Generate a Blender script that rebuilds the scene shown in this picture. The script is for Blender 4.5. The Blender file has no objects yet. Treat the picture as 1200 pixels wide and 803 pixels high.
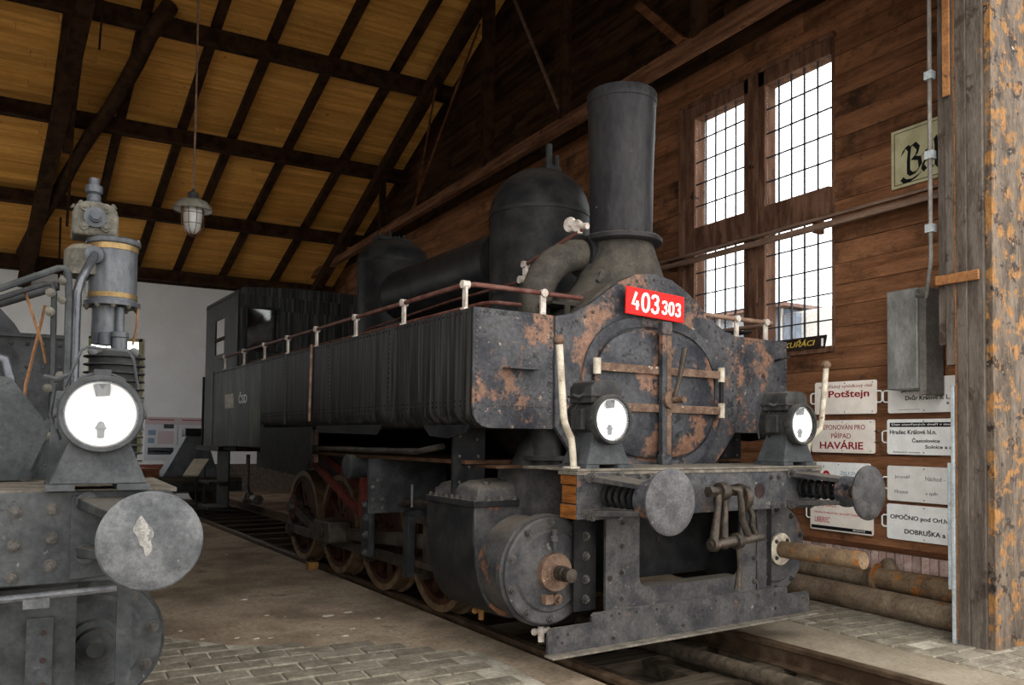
import bpy, math, random
from mathutils import Vector, Matrix
random.seed(7)
SC = bpy.context.scene
COL = SC.collection
PI = math.pi

# ------------------------------------------------------------------ camera
def V(*a): return Vector(a)
CAM_POS = V(-3.675, -3.870, 1.392)
YAW, PITCH, ROLL = math.radians(29.611), math.radians(2.0), math.radians(0.646)
fw = V(math.sin(YAW)*math.cos(PITCH), math.cos(YAW)*math.cos(PITCH), math.sin(PITCH))
rt = V(math.cos(YAW), -math.sin(YAW), 0)
up = rt.cross(fw)
rr = rt*math.cos(ROLL) + up*math.sin(ROLL)
uu = up*math.cos(ROLL) - rt*math.sin(ROLL)
cd = bpy.data.cameras.new('camera')
cam = bpy.data.objects.new('camera', cd); COL.objects.link(cam)
cam.matrix_world = Matrix(((rr.x, uu.x, -fw.x, CAM_POS.x), (rr.y, uu.y, -fw.y, CAM_POS.y), (rr.z, uu.z, -fw.z, CAM_POS.z), (0, 0, 0, 1)))
cd.sensor_width = 36; cd.lens = 951.75*36/1200
cd.shift_y = (480.155-401.5)/1200
cd.clip_start = 0.05
SC.camera = cam

# ------------------------------------------------------------------ sky, exposure
w = bpy.data.worlds.new('sky'); SC.world = w; w.use_nodes = True
bg = w.node_tree.nodes['Background']
bg.inputs[0].default_value = (1.0, 0.99, 0.965, 1)
bg.inputs[1].default_value = 4.6
SC.view_settings.view_transform = 'Standard'
SC.view_settings.look = 'None'
SC.view_settings.exposure = 0.0
SC.view_settings.gamma = 1.0
SC.view_settings.use_curve_mapping = False

# ------------------------------------------------------------------ materials
MATS = {}
def mk(name, ca, cb, scale=5.0, stretch=(1, 1, 1), rough=0.6, metal=0.0, bump=0.15, bscale=None,
       patches=(), dust=None, objrand=0.0, detail=6.0, lo=0.35, hi=0.65, rrough=None, spec=0.07, grit=0.3, soft=0.05):
    m = bpy.data.materials.new(name); m.use_nodes = True
    nt = m.node_tree; N = nt.nodes; L = nt.links
    p = N['Principled BSDF']
    p.inputs['Roughness'].default_value = rough
    p.inputs['Metallic'].default_value = metal
    p.inputs['Specular IOR Level'].default_value = spec
    tc = N.new('ShaderNodeTexCoord'); oi = N.new('ShaderNodeObjectInfo')
    add = N.new('ShaderNodeVectorMath'); add.operation = 'MULTIPLY_ADD'
    mr = N.new('ShaderNodeVectorMath'); mr.operation = 'SCALE'
    mr.inputs[0].default_value = (37.0, 19.0, 53.0); L.new(oi.outputs['Random'], mr.inputs['Scale'])
    add.inputs[1].default_value = stretch
    L.new(tc.outputs['Object'], add.inputs[0]); L.new(mr.outputs[0], add.inputs[2])
    def noise(sc, det, vec=None, rg=0.55):
        n = N.new('ShaderNodeTexNoise'); n.inputs['Scale'].default_value = sc
        n.inputs['Detail'].default_value = det; n.inputs['Roughness'].default_value = rg
        L.new(vec or add.outputs[0], n.inputs['Vector']); return n.outputs['Fac']
    def ramp(src, a, b):
        r = N.new('ShaderNodeMapRange'); r.inputs[1].default_value = a; r.inputs[2].default_value = b
        r.interpolation_type = 'SMOOTHSTEP'
        L.new(src, r.inputs[0]); return r.outputs[0]
    def mix(f, c1, c2):
        x = N.new('ShaderNodeMix'); x.data_type = 'RGBA'
        L.new(f, x.inputs[0])
        for s, c in ((6, c1), (7, c2)):
            if isinstance(c, tuple): x.inputs[s].default_value = (*c, 1)
            else: L.new(c, x.inputs[s])
        return x.outputs[2]
    col = mix(ramp(noise(scale, detail), lo, hi), ca, cb)
    for pc, thr, psc in patches:                     # rust, bare metal, peeled paint: own shapes
        off = N.new('ShaderNodeVectorMath'); off.operation = 'ADD'
        L.new(tc.outputs['Object'], off.inputs[0]); L.new(mr.outputs[0], off.inputs[1])
        col = mix(ramp(noise(psc, 9.0, off.outputs[0], 0.68), thr-soft*0.4, thr+soft), col, pc)
    if dust:                                         # dust lying on upward faces
        dc, da = dust
        g = N.new('ShaderNodeNewGeometry'); sx = N.new('ShaderNodeSeparateXYZ')
        L.new(g.outputs['Normal'], sx.inputs[0])
        f = ramp(sx.outputs[2], 0.45, 0.95)
        mu = N.new('ShaderNodeMath'); mu.operation = 'MULTIPLY'; mu.inputs[1].default_value = da
        L.new(f, mu.inputs[0]); col = mix(mu.outputs[0], col, dc)
    if grit:                                         # fine speckle of dirt and worn paint
        gm = N.new('ShaderNodeMapRange'); gm.inputs[1].default_value = 0.3; gm.inputs[2].default_value = 0.7
        gm.inputs[3].default_value = 1-grit; gm.inputs[4].default_value = 1+grit
        L.new(noise(max(scale*7, 30), 6.0, None, 0.75), gm.inputs[0])
        hg = N.new('ShaderNodeHueSaturation'); L.new(gm.outputs[0], hg.inputs['Value']); L.new(col, hg.inputs['Color']); col = hg.outputs[0]
    if objrand:
        hs = N.new('ShaderNodeHueSaturation')
        r2 = N.new('ShaderNodeMapRange'); r2.inputs[3].default_value = 1-objrand; r2.inputs[4].default_value = 1+objrand
        L.new(oi.outputs['Random'], r2.inputs[0]); L.new(r2.outputs[0], hs.inputs['Value'])
        L.new(col, hs.inputs['Color']); col = hs.outputs[0]
    L.new(col, p.inputs['Base Color'])
    if bump:
        b = N.new('ShaderNodeBump'); b.inputs['Strength'].default_value = bump; b.inputs['Distance'].default_value = 0.02
        L.new(noise(bscale or scale*4, 4.0), b.inputs['Height']); L.new(b.outputs[0], p.inputs['Normal'])
    if rrough:
        r3 = N.new('ShaderNodeMapRange'); r3.inputs[3].default_value = rrough[0]; r3.inputs[4].default_value = rrough[1]
        L.new(noise(scale*1.7, 5), r3.inputs[0]); L.new(r3.outputs[0], p.inputs['Roughness'])
    MATS[name] = m; return m
def plain(name, c, rough=0.5, metal=0.0):
    return mk(name, c, tuple(x*0.8 for x in c), 30, rough=rough, metal=metal, bump=0.05, grit=0.05)

RUSTC = (0.125, 0.069, 0.046); RUST = (0.088, 0.048, 0.031); RUSTB = (0.12, 0.058, 0.03); DUST = (0.105, 0.09, 0.072)
mk('loco_front', (0.016, 0.017, 0.021), (0.042, 0.042, 0.046), 5.0, rough=0.42, bump=0.3, patches=((RUSTC, 0.565, 3.4), ((0.014, 0.014, 0.016), 0.57, 10.0), ((0.13, 0.12, 0.11), 0.66, 18.0)), grit=0.5, spec=0.12)
mk('loco_rusty', (0.017, 0.018, 0.022), (0.046, 0.045, 0.048), 5.0, rough=0.45, bump=0.35, patches=((RUSTC, 0.545, 2.7), ((0.016, 0.016, 0.018), 0.58, 10.0), ((0.20, 0.145, 0.11), 0.64, 17.0)), grit=0.5, spec=0.12)
mk('loco_side', (0.0064, 0.0064, 0.0064), (0.0496, 0.0470, 0.0419), 30, stretch=(1, 1, 0.03), rough=0.5, bump=0.15, patches=((RUST, 0.70, 2.4), ((0.10, 0.095, 0.085), 0.69, 22.0)), lo=0.38, hi=0.78, grit=0.5)
mk('loco_bunker', (0.006, 0.007, 0.005), (0.055, 0.066, 0.032), 9, stretch=(1, 1, 0.3), rough=0.45, bump=0.25, lo=0.4, hi=0.75, grit=0.5)
mk('loco_black', (0.0096, 0.0096, 0.0105), (0.0216, 0.0207, 0.0201), 5, rough=0.45, bump=0.1, patches=((RUST, 0.72, 2.5),), dust=(DUST, 0.25), rrough=(0.3, 0.6))
mk('loco_frame', (0.0048, 0.0048, 0.0056), (0.0136, 0.0132, 0.0132), 6, rough=0.55, bump=0.15, dust=(DUST, 0.3))
mk('loco_beam', (0.0282, 0.0290, 0.0327), (0.0579, 0.0566, 0.0566), 8, rough=0.45, bump=0.2, patches=((RUST, 0.62, 5.5), ((0.22, 0.20, 0.18), 0.66, 22.0)), dust=(DUST, 0.6), grit=0.4)
mk('loco_grey', (0.0248, 0.0242, 0.0260), (0.0504, 0.0474, 0.0462), 7, rough=0.5, bump=0.15, patches=((RUST, 0.65, 6.0), ((0.17, 0.15, 0.13), 0.66, 18.0)), dust=(DUST, 0.6), grit=0.4)
mk('chimney_iron', (0.0123, 0.0121, 0.0139), (0.0248, 0.0238, 0.0248), 4, stretch=(1, 1, 0.4), rough=0.42, bump=0.15, patches=((RUST, 0.70, 3.0), ((0.11, 0.10, 0.095), 0.68, 14.0)), dust=(DUST, 0.5))
mk('saddle_dust', (0.0275, 0.0248, 0.0213), (0.0516, 0.0455, 0.0371), 6, rough=0.7, bump=0.12, dust=(DUST, 0.5))
mk('dusty_top', (0.0723, 0.0638, 0.0527), (0.1275, 0.1105, 0.0892), 12, rough=0.9, bump=0.25, grit=0.4)
mk('cyl_grey', (0.0279, 0.0279, 0.0298), (0.0545, 0.0518, 0.0518), 6, rough=0.45, bump=0.12, patches=((RUSTB, 0.66, 3.5), ((0.15, 0.135, 0.12), 0.64, 11.0)), dust=(DUST, 0.5))
mk('cyl_front', (0.0216, 0.0216, 0.0235), (0.0433, 0.0421, 0.0414), 6, rough=0.42, bump=0.12, patches=((RUSTB, 0.575, 3.6),), dust=(DUST, 0.7))
mk('cyl_side', (0.0098, 0.0098, 0.0108), (0.0179, 0.0174, 0.0170), 6, rough=0.5, bump=0.1, patches=((RUST, 0.70, 3.5),), dust=(DUST, 0.6))
mk('steel_worn', (0.0494, 0.0514, 0.0548), (0.0892, 0.0912, 0.0946), 9, rough=0.42, metal=0.3, bump=0.12, patches=((RUST, 0.70, 9.0), ((0.30, 0.29, 0.28), 0.66, 14.0)), grit=0.35)
mk('buffer_dark', (0.022, 0.021, 0.022), (0.045, 0.043, 0.043), 9, rough=0.5, metal=0.2, bump=0.15, patches=((RUST, 0.66, 8.0), ((0.22, 0.19, 0.16), 0.70, 14.0)), grit=0.4)
mk('buffer_steel', (0.0422, 0.0408, 0.0437), (0.0763, 0.0728, 0.0749), 9, rough=0.5, metal=0.2, bump=0.15, patches=((RUST, 0.68, 7.0), ((0.22, 0.205, 0.20), 0.65, 17.0)), grit=0.4)
mk('bolt_iron', (0.0330, 0.0318, 0.0300), (0.0660, 0.0600, 0.0552), 30, rough=0.45, metal=0.2, bump=0.1, dust=(DUST, 0.6))
mk('strap_rust', (0.0680, 0.0416, 0.0304), (0.1200, 0.0784, 0.0544), 14, rough=0.7, bump=0.25, patches=(((0.33, 0.27, 0.21), 0.62, 20.0),), grit=0.4)
mk('beam_wood', (0.1680, 0.0600, 0.0128), (0.0880, 0.0320, 0.0088), 5, stretch=(1, 1, 8), rough=0.8, bump=0.4, dust=(DUST, 0.5), grit=0.4)
mk('rail_white', (0.3910, 0.3485, 0.2805), (0.2295, 0.1955, 0.1530), 16, rough=0.55, bump=0.2, patches=((RUST, 0.62, 22.0),), grit=0.3)
mk('post_white', (0.42, 0.38, 0.34), (0.26, 0.22, 0.19), 16, rough=0.6, bump=0.1, patches=((RUST, 0.64, 24.0),))
mk('rail_red', (0.062, 0.022, 0.017), (0.105, 0.052, 0.042), 14, rough=0.45, bump=0.1)
mk('wheel_red', (0.028, 0.012, 0.008), (0.055, 0.024, 0.014), 8, rough=0.6, bump=0.15)
mk('wheel_tyre', (0.085, 0.055, 0.03), (0.16, 0.11, 0.065), 10, rough=0.5, metal=0.3, bump=0.12)
mk('motion_red', (0.0390, 0.0065, 0.0052), (0.0715, 0.0163, 0.0117), 9, rough=0.5, bump=0.1)
mk('motion_iron', (0.022, 0.018, 0.015), (0.055, 0.045, 0.036), 9, rough=0.5, metal=0.3, bump=0.15)
mk('coupling_iron', (0.0239, 0.0196, 0.0159), (0.0505, 0.0414, 0.0329), 12, rough=0.4, metal=0.4, bump=0.2, patches=((RUST, 0.62, 11.0),), grit=0.4)
mk('lamp_black', (0.0173, 0.0173, 0.0173), (0.0345, 0.0345, 0.0327), 10, rough=0.4, bump=0.1, dust=(DUST, 0.35))
mk('lamp_grey', (0.0267, 0.0286, 0.0306), (0.0434, 0.0458, 0.0478), 8, rough=0.45, bump=0.1, dust=(DUST, 0.35))
mk('reflector', (0.96, 0.96, 0.96), (0.94, 0.94, 0.94), 3, rough=0.35, metal=0.3, bump=0.0, grit=0.06)
mk('plate_red', (0.60, 0.012, 0.010), (0.52, 0.012, 0.010), 6, rough=0.35, bump=0.03, grit=0.06)
mk('paint_white', (0.85, 0.85, 0.83), (0.78, 0.77, 0.74), 20, rough=0.5, bump=0.03, grit=0.06)
mk('paint_white_old', (0.62, 0.62, 0.57), (0.48, 0.48, 0.44), 20, rough=0.6, bump=0.05)
mk('enamel_cream', (0.86, 0.79, 0.71), (0.78, 0.70, 0.62), 9, rough=0.45, bump=0.04, patches=(((0.35, 0.2, 0.12), 0.74, 18.0),), grit=0.06)
mk('enamel_white', (0.88, 0.88, 0.86), (0.80, 0.80, 0.78), 9, rough=0.45, bump=0.04, grit=0.06)
mk('enamel_grey', (0.80, 0.78, 0.74), (0.72, 0.70, 0.66), 9, rough=0.45, bump=0.04, grit=0.06)
plain('ink_red', (0.26, 0.012, 0.014)); plain('ink_bright_red', (0.50, 0.02, 0.03)); plain('ink_black', (0.012, 0.012, 0.013))
plain('ink_blue', (0.02, 0.12, 0.30)); plain('ink_pale_blue', (0.22, 0.34, 0.46)); plain('ink_gold', (0.62, 0.44, 0.08)); plain('ink_grey', (0.10, 0.10, 0.10))
mk('sign_aged', (0.46, 0.43, 0.27), (0.36, 0.33, 0.20), 6, rough=0.5, bump=0.05, grit=0.06)
mk('sign_dark', (0.018, 0.012, 0.012), (0.03, 0.02, 0.018), 6, rough=0.4, bump=0.05)
# building
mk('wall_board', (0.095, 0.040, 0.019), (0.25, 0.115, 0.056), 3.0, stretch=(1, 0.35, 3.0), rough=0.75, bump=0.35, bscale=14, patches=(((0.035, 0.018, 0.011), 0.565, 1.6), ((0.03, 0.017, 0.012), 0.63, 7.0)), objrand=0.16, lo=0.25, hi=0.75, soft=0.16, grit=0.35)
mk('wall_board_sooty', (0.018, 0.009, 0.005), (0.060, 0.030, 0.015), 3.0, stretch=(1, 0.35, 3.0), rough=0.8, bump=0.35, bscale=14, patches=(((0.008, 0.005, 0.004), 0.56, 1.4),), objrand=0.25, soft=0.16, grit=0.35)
mk('roof_board', (0.50, 0.235, 0.050), (0.76, 0.40, 0.11), 2.2, stretch=(0.3, 5, 5), rough=0.75, bump=0.3, patches=(((0.15, 0.065, 0.022), 0.66, 6.0),), objrand=0.14, lo=0.25, hi=0.75, grit=0.35)
mk('timber_dark', (0.020, 0.010, 0.006), (0.050, 0.026, 0.014), 5, rough=0.85, bump=0.3)
mk('timber_brown', (0.085, 0.034, 0.016), (0.17, 0.072, 0.034), 4, stretch=(2, 0.3, 2), rough=0.8, bump=0.3, patches=(((0.03, 0.016, 0.01), 0.62, 4.0),))
mk('timber_girt', (0.10, 0.045, 0.024), (0.20, 0.10, 0.055), 5, stretch=(2, 0.25, 3), rough=0.8, bump=0.35, patches=(((0.025, 0.013, 0.009), 0.62, 6.0), ((0.27, 0.22, 0.165), 0.68, 7.0)), grit=0.4)
mk('window_timber', (0.075, 0.036, 0.022), (0.16, 0.085, 0.055), 6, stretch=(2, 2, 0.4), rough=0.75, bump=0.25, patches=(((0.025, 0.014, 0.01), 0.63, 5.0),))
mk('window_iron', (0.03, 0.03, 0.035), (0.05, 0.05, 0.055), 10, rough=0.6)
mk('bar_timber', (0.115, 0.068, 0.048), (0.20, 0.13, 0.095), 6, stretch=(2, 0.25, 2), rough=0.8, bump=0.25)
mk('wall_white', (0.84, 0.85, 0.86), (0.78, 0.79, 0.80), 1.2, rough=0.9, bump=0.05, patches=(((0.35, 0.35, 0.35), 0.76, 7.0),), grit=0.06)
mk('brick', (0.32, 0.215, 0.185), (0.46, 0.34, 0.295), 14, rough=0.9, bump=0.4, patches=(((0.12, 0.10, 0.09), 0.63, 11.0),), objrand=0.2)
mk('brick_red', (0.20, 0.06, 0.045), (0.28, 0.09, 0.07), 14, rough=0.9, bump=0.3, objrand=0.15)
mk('mortar', (0.10, 0.08, 0.068), (0.16, 0.13, 0.11), 18, rough=0.95, bump=0.4)
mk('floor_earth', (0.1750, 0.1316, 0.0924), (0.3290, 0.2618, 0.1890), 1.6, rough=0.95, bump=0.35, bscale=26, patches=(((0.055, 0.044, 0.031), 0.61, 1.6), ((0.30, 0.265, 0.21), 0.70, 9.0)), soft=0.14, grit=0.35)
mk('floor_concrete', (0.1454, 0.1186, 0.0857), (0.1989, 0.1683, 0.1263), 2.2, rough=0.95, bump=0.25, bscale=30, patches=(((0.12, 0.095, 0.066), 0.62, 2.6),), soft=0.12, grit=0.25)
mk('paver', (0.1168, 0.1010, 0.0767), (0.1916, 0.1683, 0.1309), 5, rough=0.95, bump=0.4, bscale=30, patches=(((0.32, 0.285, 0.23), 0.66, 9.0),), objrand=0.12, grit=0.35)
mk('joint_sand', (0.2154, 0.1909, 0.1469), (0.3525, 0.3231, 0.2644), 6, rough=0.95, bump=0.3)
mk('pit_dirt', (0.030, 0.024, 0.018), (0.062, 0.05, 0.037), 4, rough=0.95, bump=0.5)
mk('rail_steel', (0.0413, 0.0253, 0.0154), (0.0770, 0.0523, 0.0330), 8, rough=0.5, metal=0.3, bump=0.15)
mk('sleeper', (0.0288, 0.0225, 0.0162), (0.0630, 0.0486, 0.0333), 5, stretch=(0.3, 3, 3), rough=0.95, bump=0.4)
mk('gravel', (0.50, 0.47, 0.42), (0.60, 0.57, 0.51), 9, rough=0.95, bump=0.4)
mk('pipe_rust', (0.0936, 0.0662, 0.0446), (0.1584, 0.1188, 0.0828), 5, rough=0.8, bump=0.3, patches=(((0.17, 0.072, 0.026), 0.62, 6.0), ((0.05, 0.036, 0.026), 0.64, 5.0)), grit=0.4)
mk('pipe_bright_rust', (0.0900, 0.0588, 0.0360), (0.1500, 0.1020, 0.0600), 7, rough=0.7, bump=0.25, patches=(((0.22, 0.085, 0.022), 0.56, 8.0), ((0.05, 0.034, 0.022), 0.63, 10.0)), grit=0.4)
mk('door_paint', (0.0576, 0.0464, 0.0384), (0.1040, 0.0864, 0.0720), 4, stretch=(3, 3, 0.5), rough=0.65, bump=0.25, patches=(((0.04, 0.03, 0.024), 0.58, 4.0), ((0.18, 0.082, 0.035), 0.66, 9.0)), grit=0.4)
mk('door_rust', (0.055, 0.042, 0.032), (0.11, 0.085, 0.065), 6, stretch=(1.5, 1.5, 0.35), rough=0.7, bump=0.4, patches=(((0.19, 0.095, 0.034), 0.525, 7.5), ((0.024, 0.018, 0.015), 0.57, 9.0), ((0.36, 0.31, 0.27), 0.68, 9.0)), grit=0.5)
mk('door_orange', (0.25, 0.115, 0.045), (0.18, 0.08, 0.034), 8, rough=0.7, bump=0.25, patches=(((0.07, 0.042, 0.03), 0.60, 12.0),), grit=0.4)
mk('strip_white', (0.32, 0.35, 0.36), (0.24, 0.26, 0.27), 6, rough=0.5, bump=0.1)
mk('box_zinc', (0.30, 0.30, 0.285), (0.17, 0.167, 0.158), 5, stretch=(1, 1, 0.4), rough=0.4, metal=0.2, bump=0.12)
mk('box_dark', (0.12, 0.11, 0.10), (0.18, 0.165, 0.15), 5, rough=0.6, bump=0.1)
mk('shed_outer', (0.24, 0.13, 0.07), (0.32, 0.18, 0.10), 3, stretch=(1, 1, 0.2), rough=0.9, bump=0.2)
mk('roofing', (0.10, 0.06, 0.05), (0.15, 0.09, 0.07), 5, rough=0.9)
mk('house_panel', (0.16, 0.19, 0.25), (0.24, 0.28, 0.34), 3, stretch=(1, 6, 1), rough=0.8)
mk('house_white', (0.72, 0.72, 0.70), (0.66, 0.66, 0.64), 3, rough=0.8)
mk('leaf_green', (0.16, 0.28, 0.06), (0.30, 0.42, 0.12), 8, rough=0.8)
# left engine
mk('engine_grey', (0.0233, 0.0254, 0.0266), (0.0427, 0.0454, 0.0467), 6, rough=0.45, bump=0.12, patches=(((0.014, 0.014, 0.015), 0.63, 6.0), ((0.11, 0.11, 0.108), 0.66, 18.0)), dust=(DUST, 0.35))
mk('engine_dark', (0.0138, 0.0146, 0.0154), (0.0307, 0.0322, 0.0330), 6, rough=0.5, bump=0.12, dust=(DUST, 0.4))
mk('pump_grey', (0.0453, 0.0487, 0.0558), (0.0766, 0.0809, 0.0870), 6, stretch=(1, 1, 0.4), rough=0.38, metal=0.25, bump=0.06)
mk('pump_cast', (0.0540, 0.0504, 0.0418), (0.1008, 0.0936, 0.0756), 12, rough=0.6, bump=0.2, dust=((0.2, 0.17, 0.125), 0.5), grit=0.4)
mk('brass', (0.1800, 0.1215, 0.0540), (0.1260, 0.0855, 0.0378), 8, rough=0.4, metal=0.5, bump=0.05)
mk('pipe_steel', (0.0576, 0.0600, 0.0672), (0.0816, 0.0840, 0.0912), 6, rough=0.22, metal=0.6, bump=0.03)
mk('copper', (0.15, 0.075, 0.038), (0.10, 0.052, 0.026), 8, rough=0.4, metal=0.5, bump=0.05)
mk('shade_enamel', (0.24, 0.225, 0.185), (0.17, 0.16, 0.13), 14, rough=0.5, bump=0.1)
mk('shade_white', (0.80, 0.80, 0.76), (0.72, 0.72, 0.68), 14, rough=0.5)
mk('hood_grey', (0.050, 0.055, 0.062), (0.085, 0.09, 0.10), 4, rough=0.6, bump=0.1)
mk('board_pale', (0.50, 0.47, 0.38), (0.42, 0.39, 0.31), 6, rough=0.6)
mk('poster_paper', (0.62, 0.63, 0.68), (0.58, 0.59, 0.64), 3, rough=0.6, grit=0.06)
mk('poster_pink', (0.56, 0.46, 0.48), (0.52, 0.43, 0.45), 3, rough=0.6, grit=0.06)
mk('wood_block', (0.2200, 0.1155, 0.0385), (0.1650, 0.0825, 0.0275), 6, stretch=(4, 1, 1), rough=0.8, bump=0.2)
mk('scuff_pale', (0.1200, 0.1162, 0.1087), (0.2250, 0.2137, 0.1988), 30, rough=0.7, bump=0.2, patches=(((0.10, 0.10, 0.10), 0.55, 30.0),), grit=0.4)
mk('frame_yellow', (0.42, 0.40, 0.20), (0.34, 0.32, 0.16), 6, rough=0.6)

def glass_mat(name, tint, trans):
    m = bpy.data.materials.new(name); m.use_nodes = True
    nt = m.node_tree; nt.nodes.remove(nt.nodes['Principled BSDF'])
    t = nt.nodes.new('ShaderNodeBsdfTransparent'); g = nt.nodes.new('ShaderNodeBsdfGlossy'); x = nt.nodes.new('ShaderNodeMixShader')
    t.inputs[0].default_value = (*tint, 1); g.inputs['Roughness'].default_value = 0.05
    x.inputs[0].default_value = 1-trans
    nt.links.new(t.outputs[0], x.inputs[1]); nt.links.new(g.outputs[0], x.inputs[2])
    nt.links.new(x.outputs[0], nt.nodes['Material Output'].inputs['Surface']); MATS[name] = m
glass_mat('pane_glass', (0.93, 0.95, 0.96), 0.95)
glass_mat('lens_glass', (0.98, 0.98, 0.98), 0.96)
def frosted():
    m = bpy.data.materials.new('lamp_globe'); m.use_nodes = True
    p = m.node_tree.nodes['Principled BSDF']; p.inputs['Base Color'].default_value = (0.52, 0.52, 0.50, 1)
    p.inputs['Roughness'].default_value = 0.25; p.inputs['Transmission Weight'].default_value = 0.25
    MATS['lamp_globe'] = m
frosted()

# ------------------------------------------------------------------ mesh builder
def perp(d):
    d = d.normalized()
    a = V(0, 0, 1) if abs(d.z) < 0.9 else V(1, 0, 0)
    x = d.cross(a).normalized(); return x, d.cross(x).normalized()
class MB:
    def __init__(s): s.v = []; s.f = []
    def add(s, vs, fs):
        o = len(s.v); s.v += [tuple(p) for p in vs]; s.f += [tuple(i+o for i in f) for f in fs]; return s
    def box(s, x0, x1, y0, y1, z0, z1):
        return s.hexa([(x0, y0, z0), (x1, y0, z0), (x1, y1, z0), (x0, y1, z0), (x0, y0, z1), (x1, y0, z1), (x1, y1, z1), (x0, y1, z1)])
    def hexa(s, p):
        return s.add(p, [(3, 2, 1, 0), (4, 5, 6, 7), (0, 1, 5, 4), (1, 2, 6, 5), (2, 3, 7, 6), (3, 0, 4, 7)])
    def bar(s, p0, p1, w, h, upv=(0, 0, 1)):
        p0 = Vector(p0); p1 = Vector(p1); d = (p1-p0).normalized(); u = Vector(upv)
        a = d.cross(u).normalized(); b = a.cross(d).normalized()
        a = a*w/2; b = b*h/2
        return s.hexa([p0-a-b, p0+a-b, p1+a-b, p1-a-b, p0-a+b, p0+a+b, p1+a+b, p1-a+b])
    def cyl(s, p0, p1, r0, r1=None, n=20):
        r1 = r0 if r1 is None else r1
        return s.lathe([(r0, 0), (r1, 1)], p0, Vector(p1)-Vector(p0), n, unit=False)
    def lathe(s, prof, o, axis, n=24, unit=True, caps=True):
        o = Vector(o); ax = Vector(axis); L = 1.0 if unit else ax.length
        d = ax.normalized(); x, y = perp(d); vs = []; fs = []; m = len(prof)
        for r, h in prof:
            for k in range(n):
                t = 2*PI*k/n; vs.append(o+d*h*L+(x*math.cos(t)+y*math.sin(t))*r)
        for i in range(m-1):
            for k in range(n):
                k2 = (k+1) % n; fs.append((i*n+k, i*n+k2, (i+1)*n+k2, (i+1)*n+k))
        if caps:
            if prof[0][0] > 1e-6: fs.append(tuple(reversed(range(n))))
            if prof[-1][0] > 1e-6: fs.append(tuple(range((m-1)*n, m*n)))
        return s.add(vs, fs)
    def ring(s, prof, o, axis, n=32):     # closed profile swept round the axis
        o = Vector(o); d = Vector(axis).normalized(); x, y = perp(d); m = len(prof); vs = []; fs = []
        for r, h in prof:
            for k in range(n):
                t = 2*PI*k/n; vs.append(o+d*h+(x*math.cos(t)+y*math.sin(t))*r)
        for i in range(m):
            j = (i+1) % m
            for k in range(n):
                k2 = (k+1) % n; fs.append((i*n+k, i*n+k2, j*n+k2, j*n+k))
        return s.add(vs, fs)
    def tube(s, pts, r, n=10, radii=None, closed=False):
        P = [Vector(p) for p in pts]; vs = []; fs = []; m = len(P); pr = None
        for i, p in enumerate(P):
            if closed: d = P[(i+1) % m]-P[i-1]
            else: d = (P[min(i+1, m-1)]-P[max(i-1, 0)])
            d.normalize()
            if pr is None: x, y = perp(d)
            else:
                x = (pr-d*pr.dot(d)).normalized(); y = d.cross(x)
            pr = x; q = radii[i] if radii else r
            for k in range(n):
                t = 2*PI*k/n; vs.append(p+(x*math.cos(t)+y*math.sin(t))*q)
        for i in range(m if closed else m-1):
            j = (i+1) % m
            for k in range(n):
                k2 = (k+1) % n; fs.append((i*n+k, i*n+k2, j*n+k2, j*n+k))
        if not closed: fs += [tuple(reversed(range(n))), tuple(range((m-1)*n, m*n))]
        return s.add(vs, fs)
    def prism(s, poly, plane, d0, d1):
        m = len(poly)
        def P(a, b, d): return {'xz': (a, d, b), 'yz': (d, a, b), 'xy': (a, b, d)}[plane]
        vs = [P(a, b, d0) for a, b in poly]+[P(a, b, d1) for a, b in poly]
        return s.add(vs, [tuple(reversed(range(m))), tuple(range(m, 2*m))]+[(i, (i+1) % m, (i+1) % m+m, i+m) for i in range(m)])
    def ball(s, c, r, n=12, squash=1.0):
        return s.lathe([(r*math.sin(PI*i/8), -r*math.cos(PI*i/8)*squash) for i in range(9)], c, (0, 0, 1), n)
    def rivet(s, p, d, r=0.012):
        return s.lathe([(r, 0), (r*0.75, r*0.45), (0.0, r*0.7)], p, d, 6)
    def bolt(s, p, d, r=0.02):
        p = Vector(p); d = Vector(d).normalized()
        s.lathe([(r*1.35, -r*0.2), (r*1.35, r*0.2)], p, d, 10)
        s.lathe([(r, 0), (r, r*0.95)], p, d, 6)
        return s.lathe([(r*0.5, r*0.9), (r*0.5, r*1.45)], p, d, 8)
    def mesh(s, name):
        me = bpy.data.meshes.new(name); me.from_pydata(s.v, [], s.f); me.update()
        import bmesh
        b = bmesh.new(); b.from_mesh(me); bmesh.ops.recalc_face_normals(b, faces=b.faces); b.to_mesh(me); b.free()
        for p in me.polygons: p.use_smooth = True
        me.set_sharp_from_angle(angle=math.radians(38)); return me
    def build(s, name, mat, parent=None, bevel=0, kind=None, label=None):
        return obj(name, s.mesh(name), mat, parent, bevel, kind, label)
def obj(name, me, mat, parent=None, bevel=0, kind=None, label=None):
    o = bpy.data.objects.new(name, me); COL.objects.link(o)
    if mat and not me.materials: me.materials.append(MATS[mat])
    if parent: o.parent = parent
    if bevel:
        b = o.modifiers.new('bevel', 'BEVEL'); b.width = bevel; b.segments = 2; b.limit_method = 'ANGLE'; b.angle_limit = math.radians(40)
    if kind: o['kind'] = kind
    if label: o['label'] = label
    return o
def tag(o, label, cat, group=None):
    o['label'] = label; o['category'] = cat
    if group: o['group'] = group
    return o
def thing(name, label, cat, loc=(0, 0, 0), rz=0, group=None):
    o = bpy.data.objects.new(name, None); COL.objects.link(o); o.location = loc; o.rotation_euler = (0, 0, rz); o.empty_display_size = 0.2
    return tag(o, label, cat, group)
def struct(o):
    o['kind'] = 'structure'; return o
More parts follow.
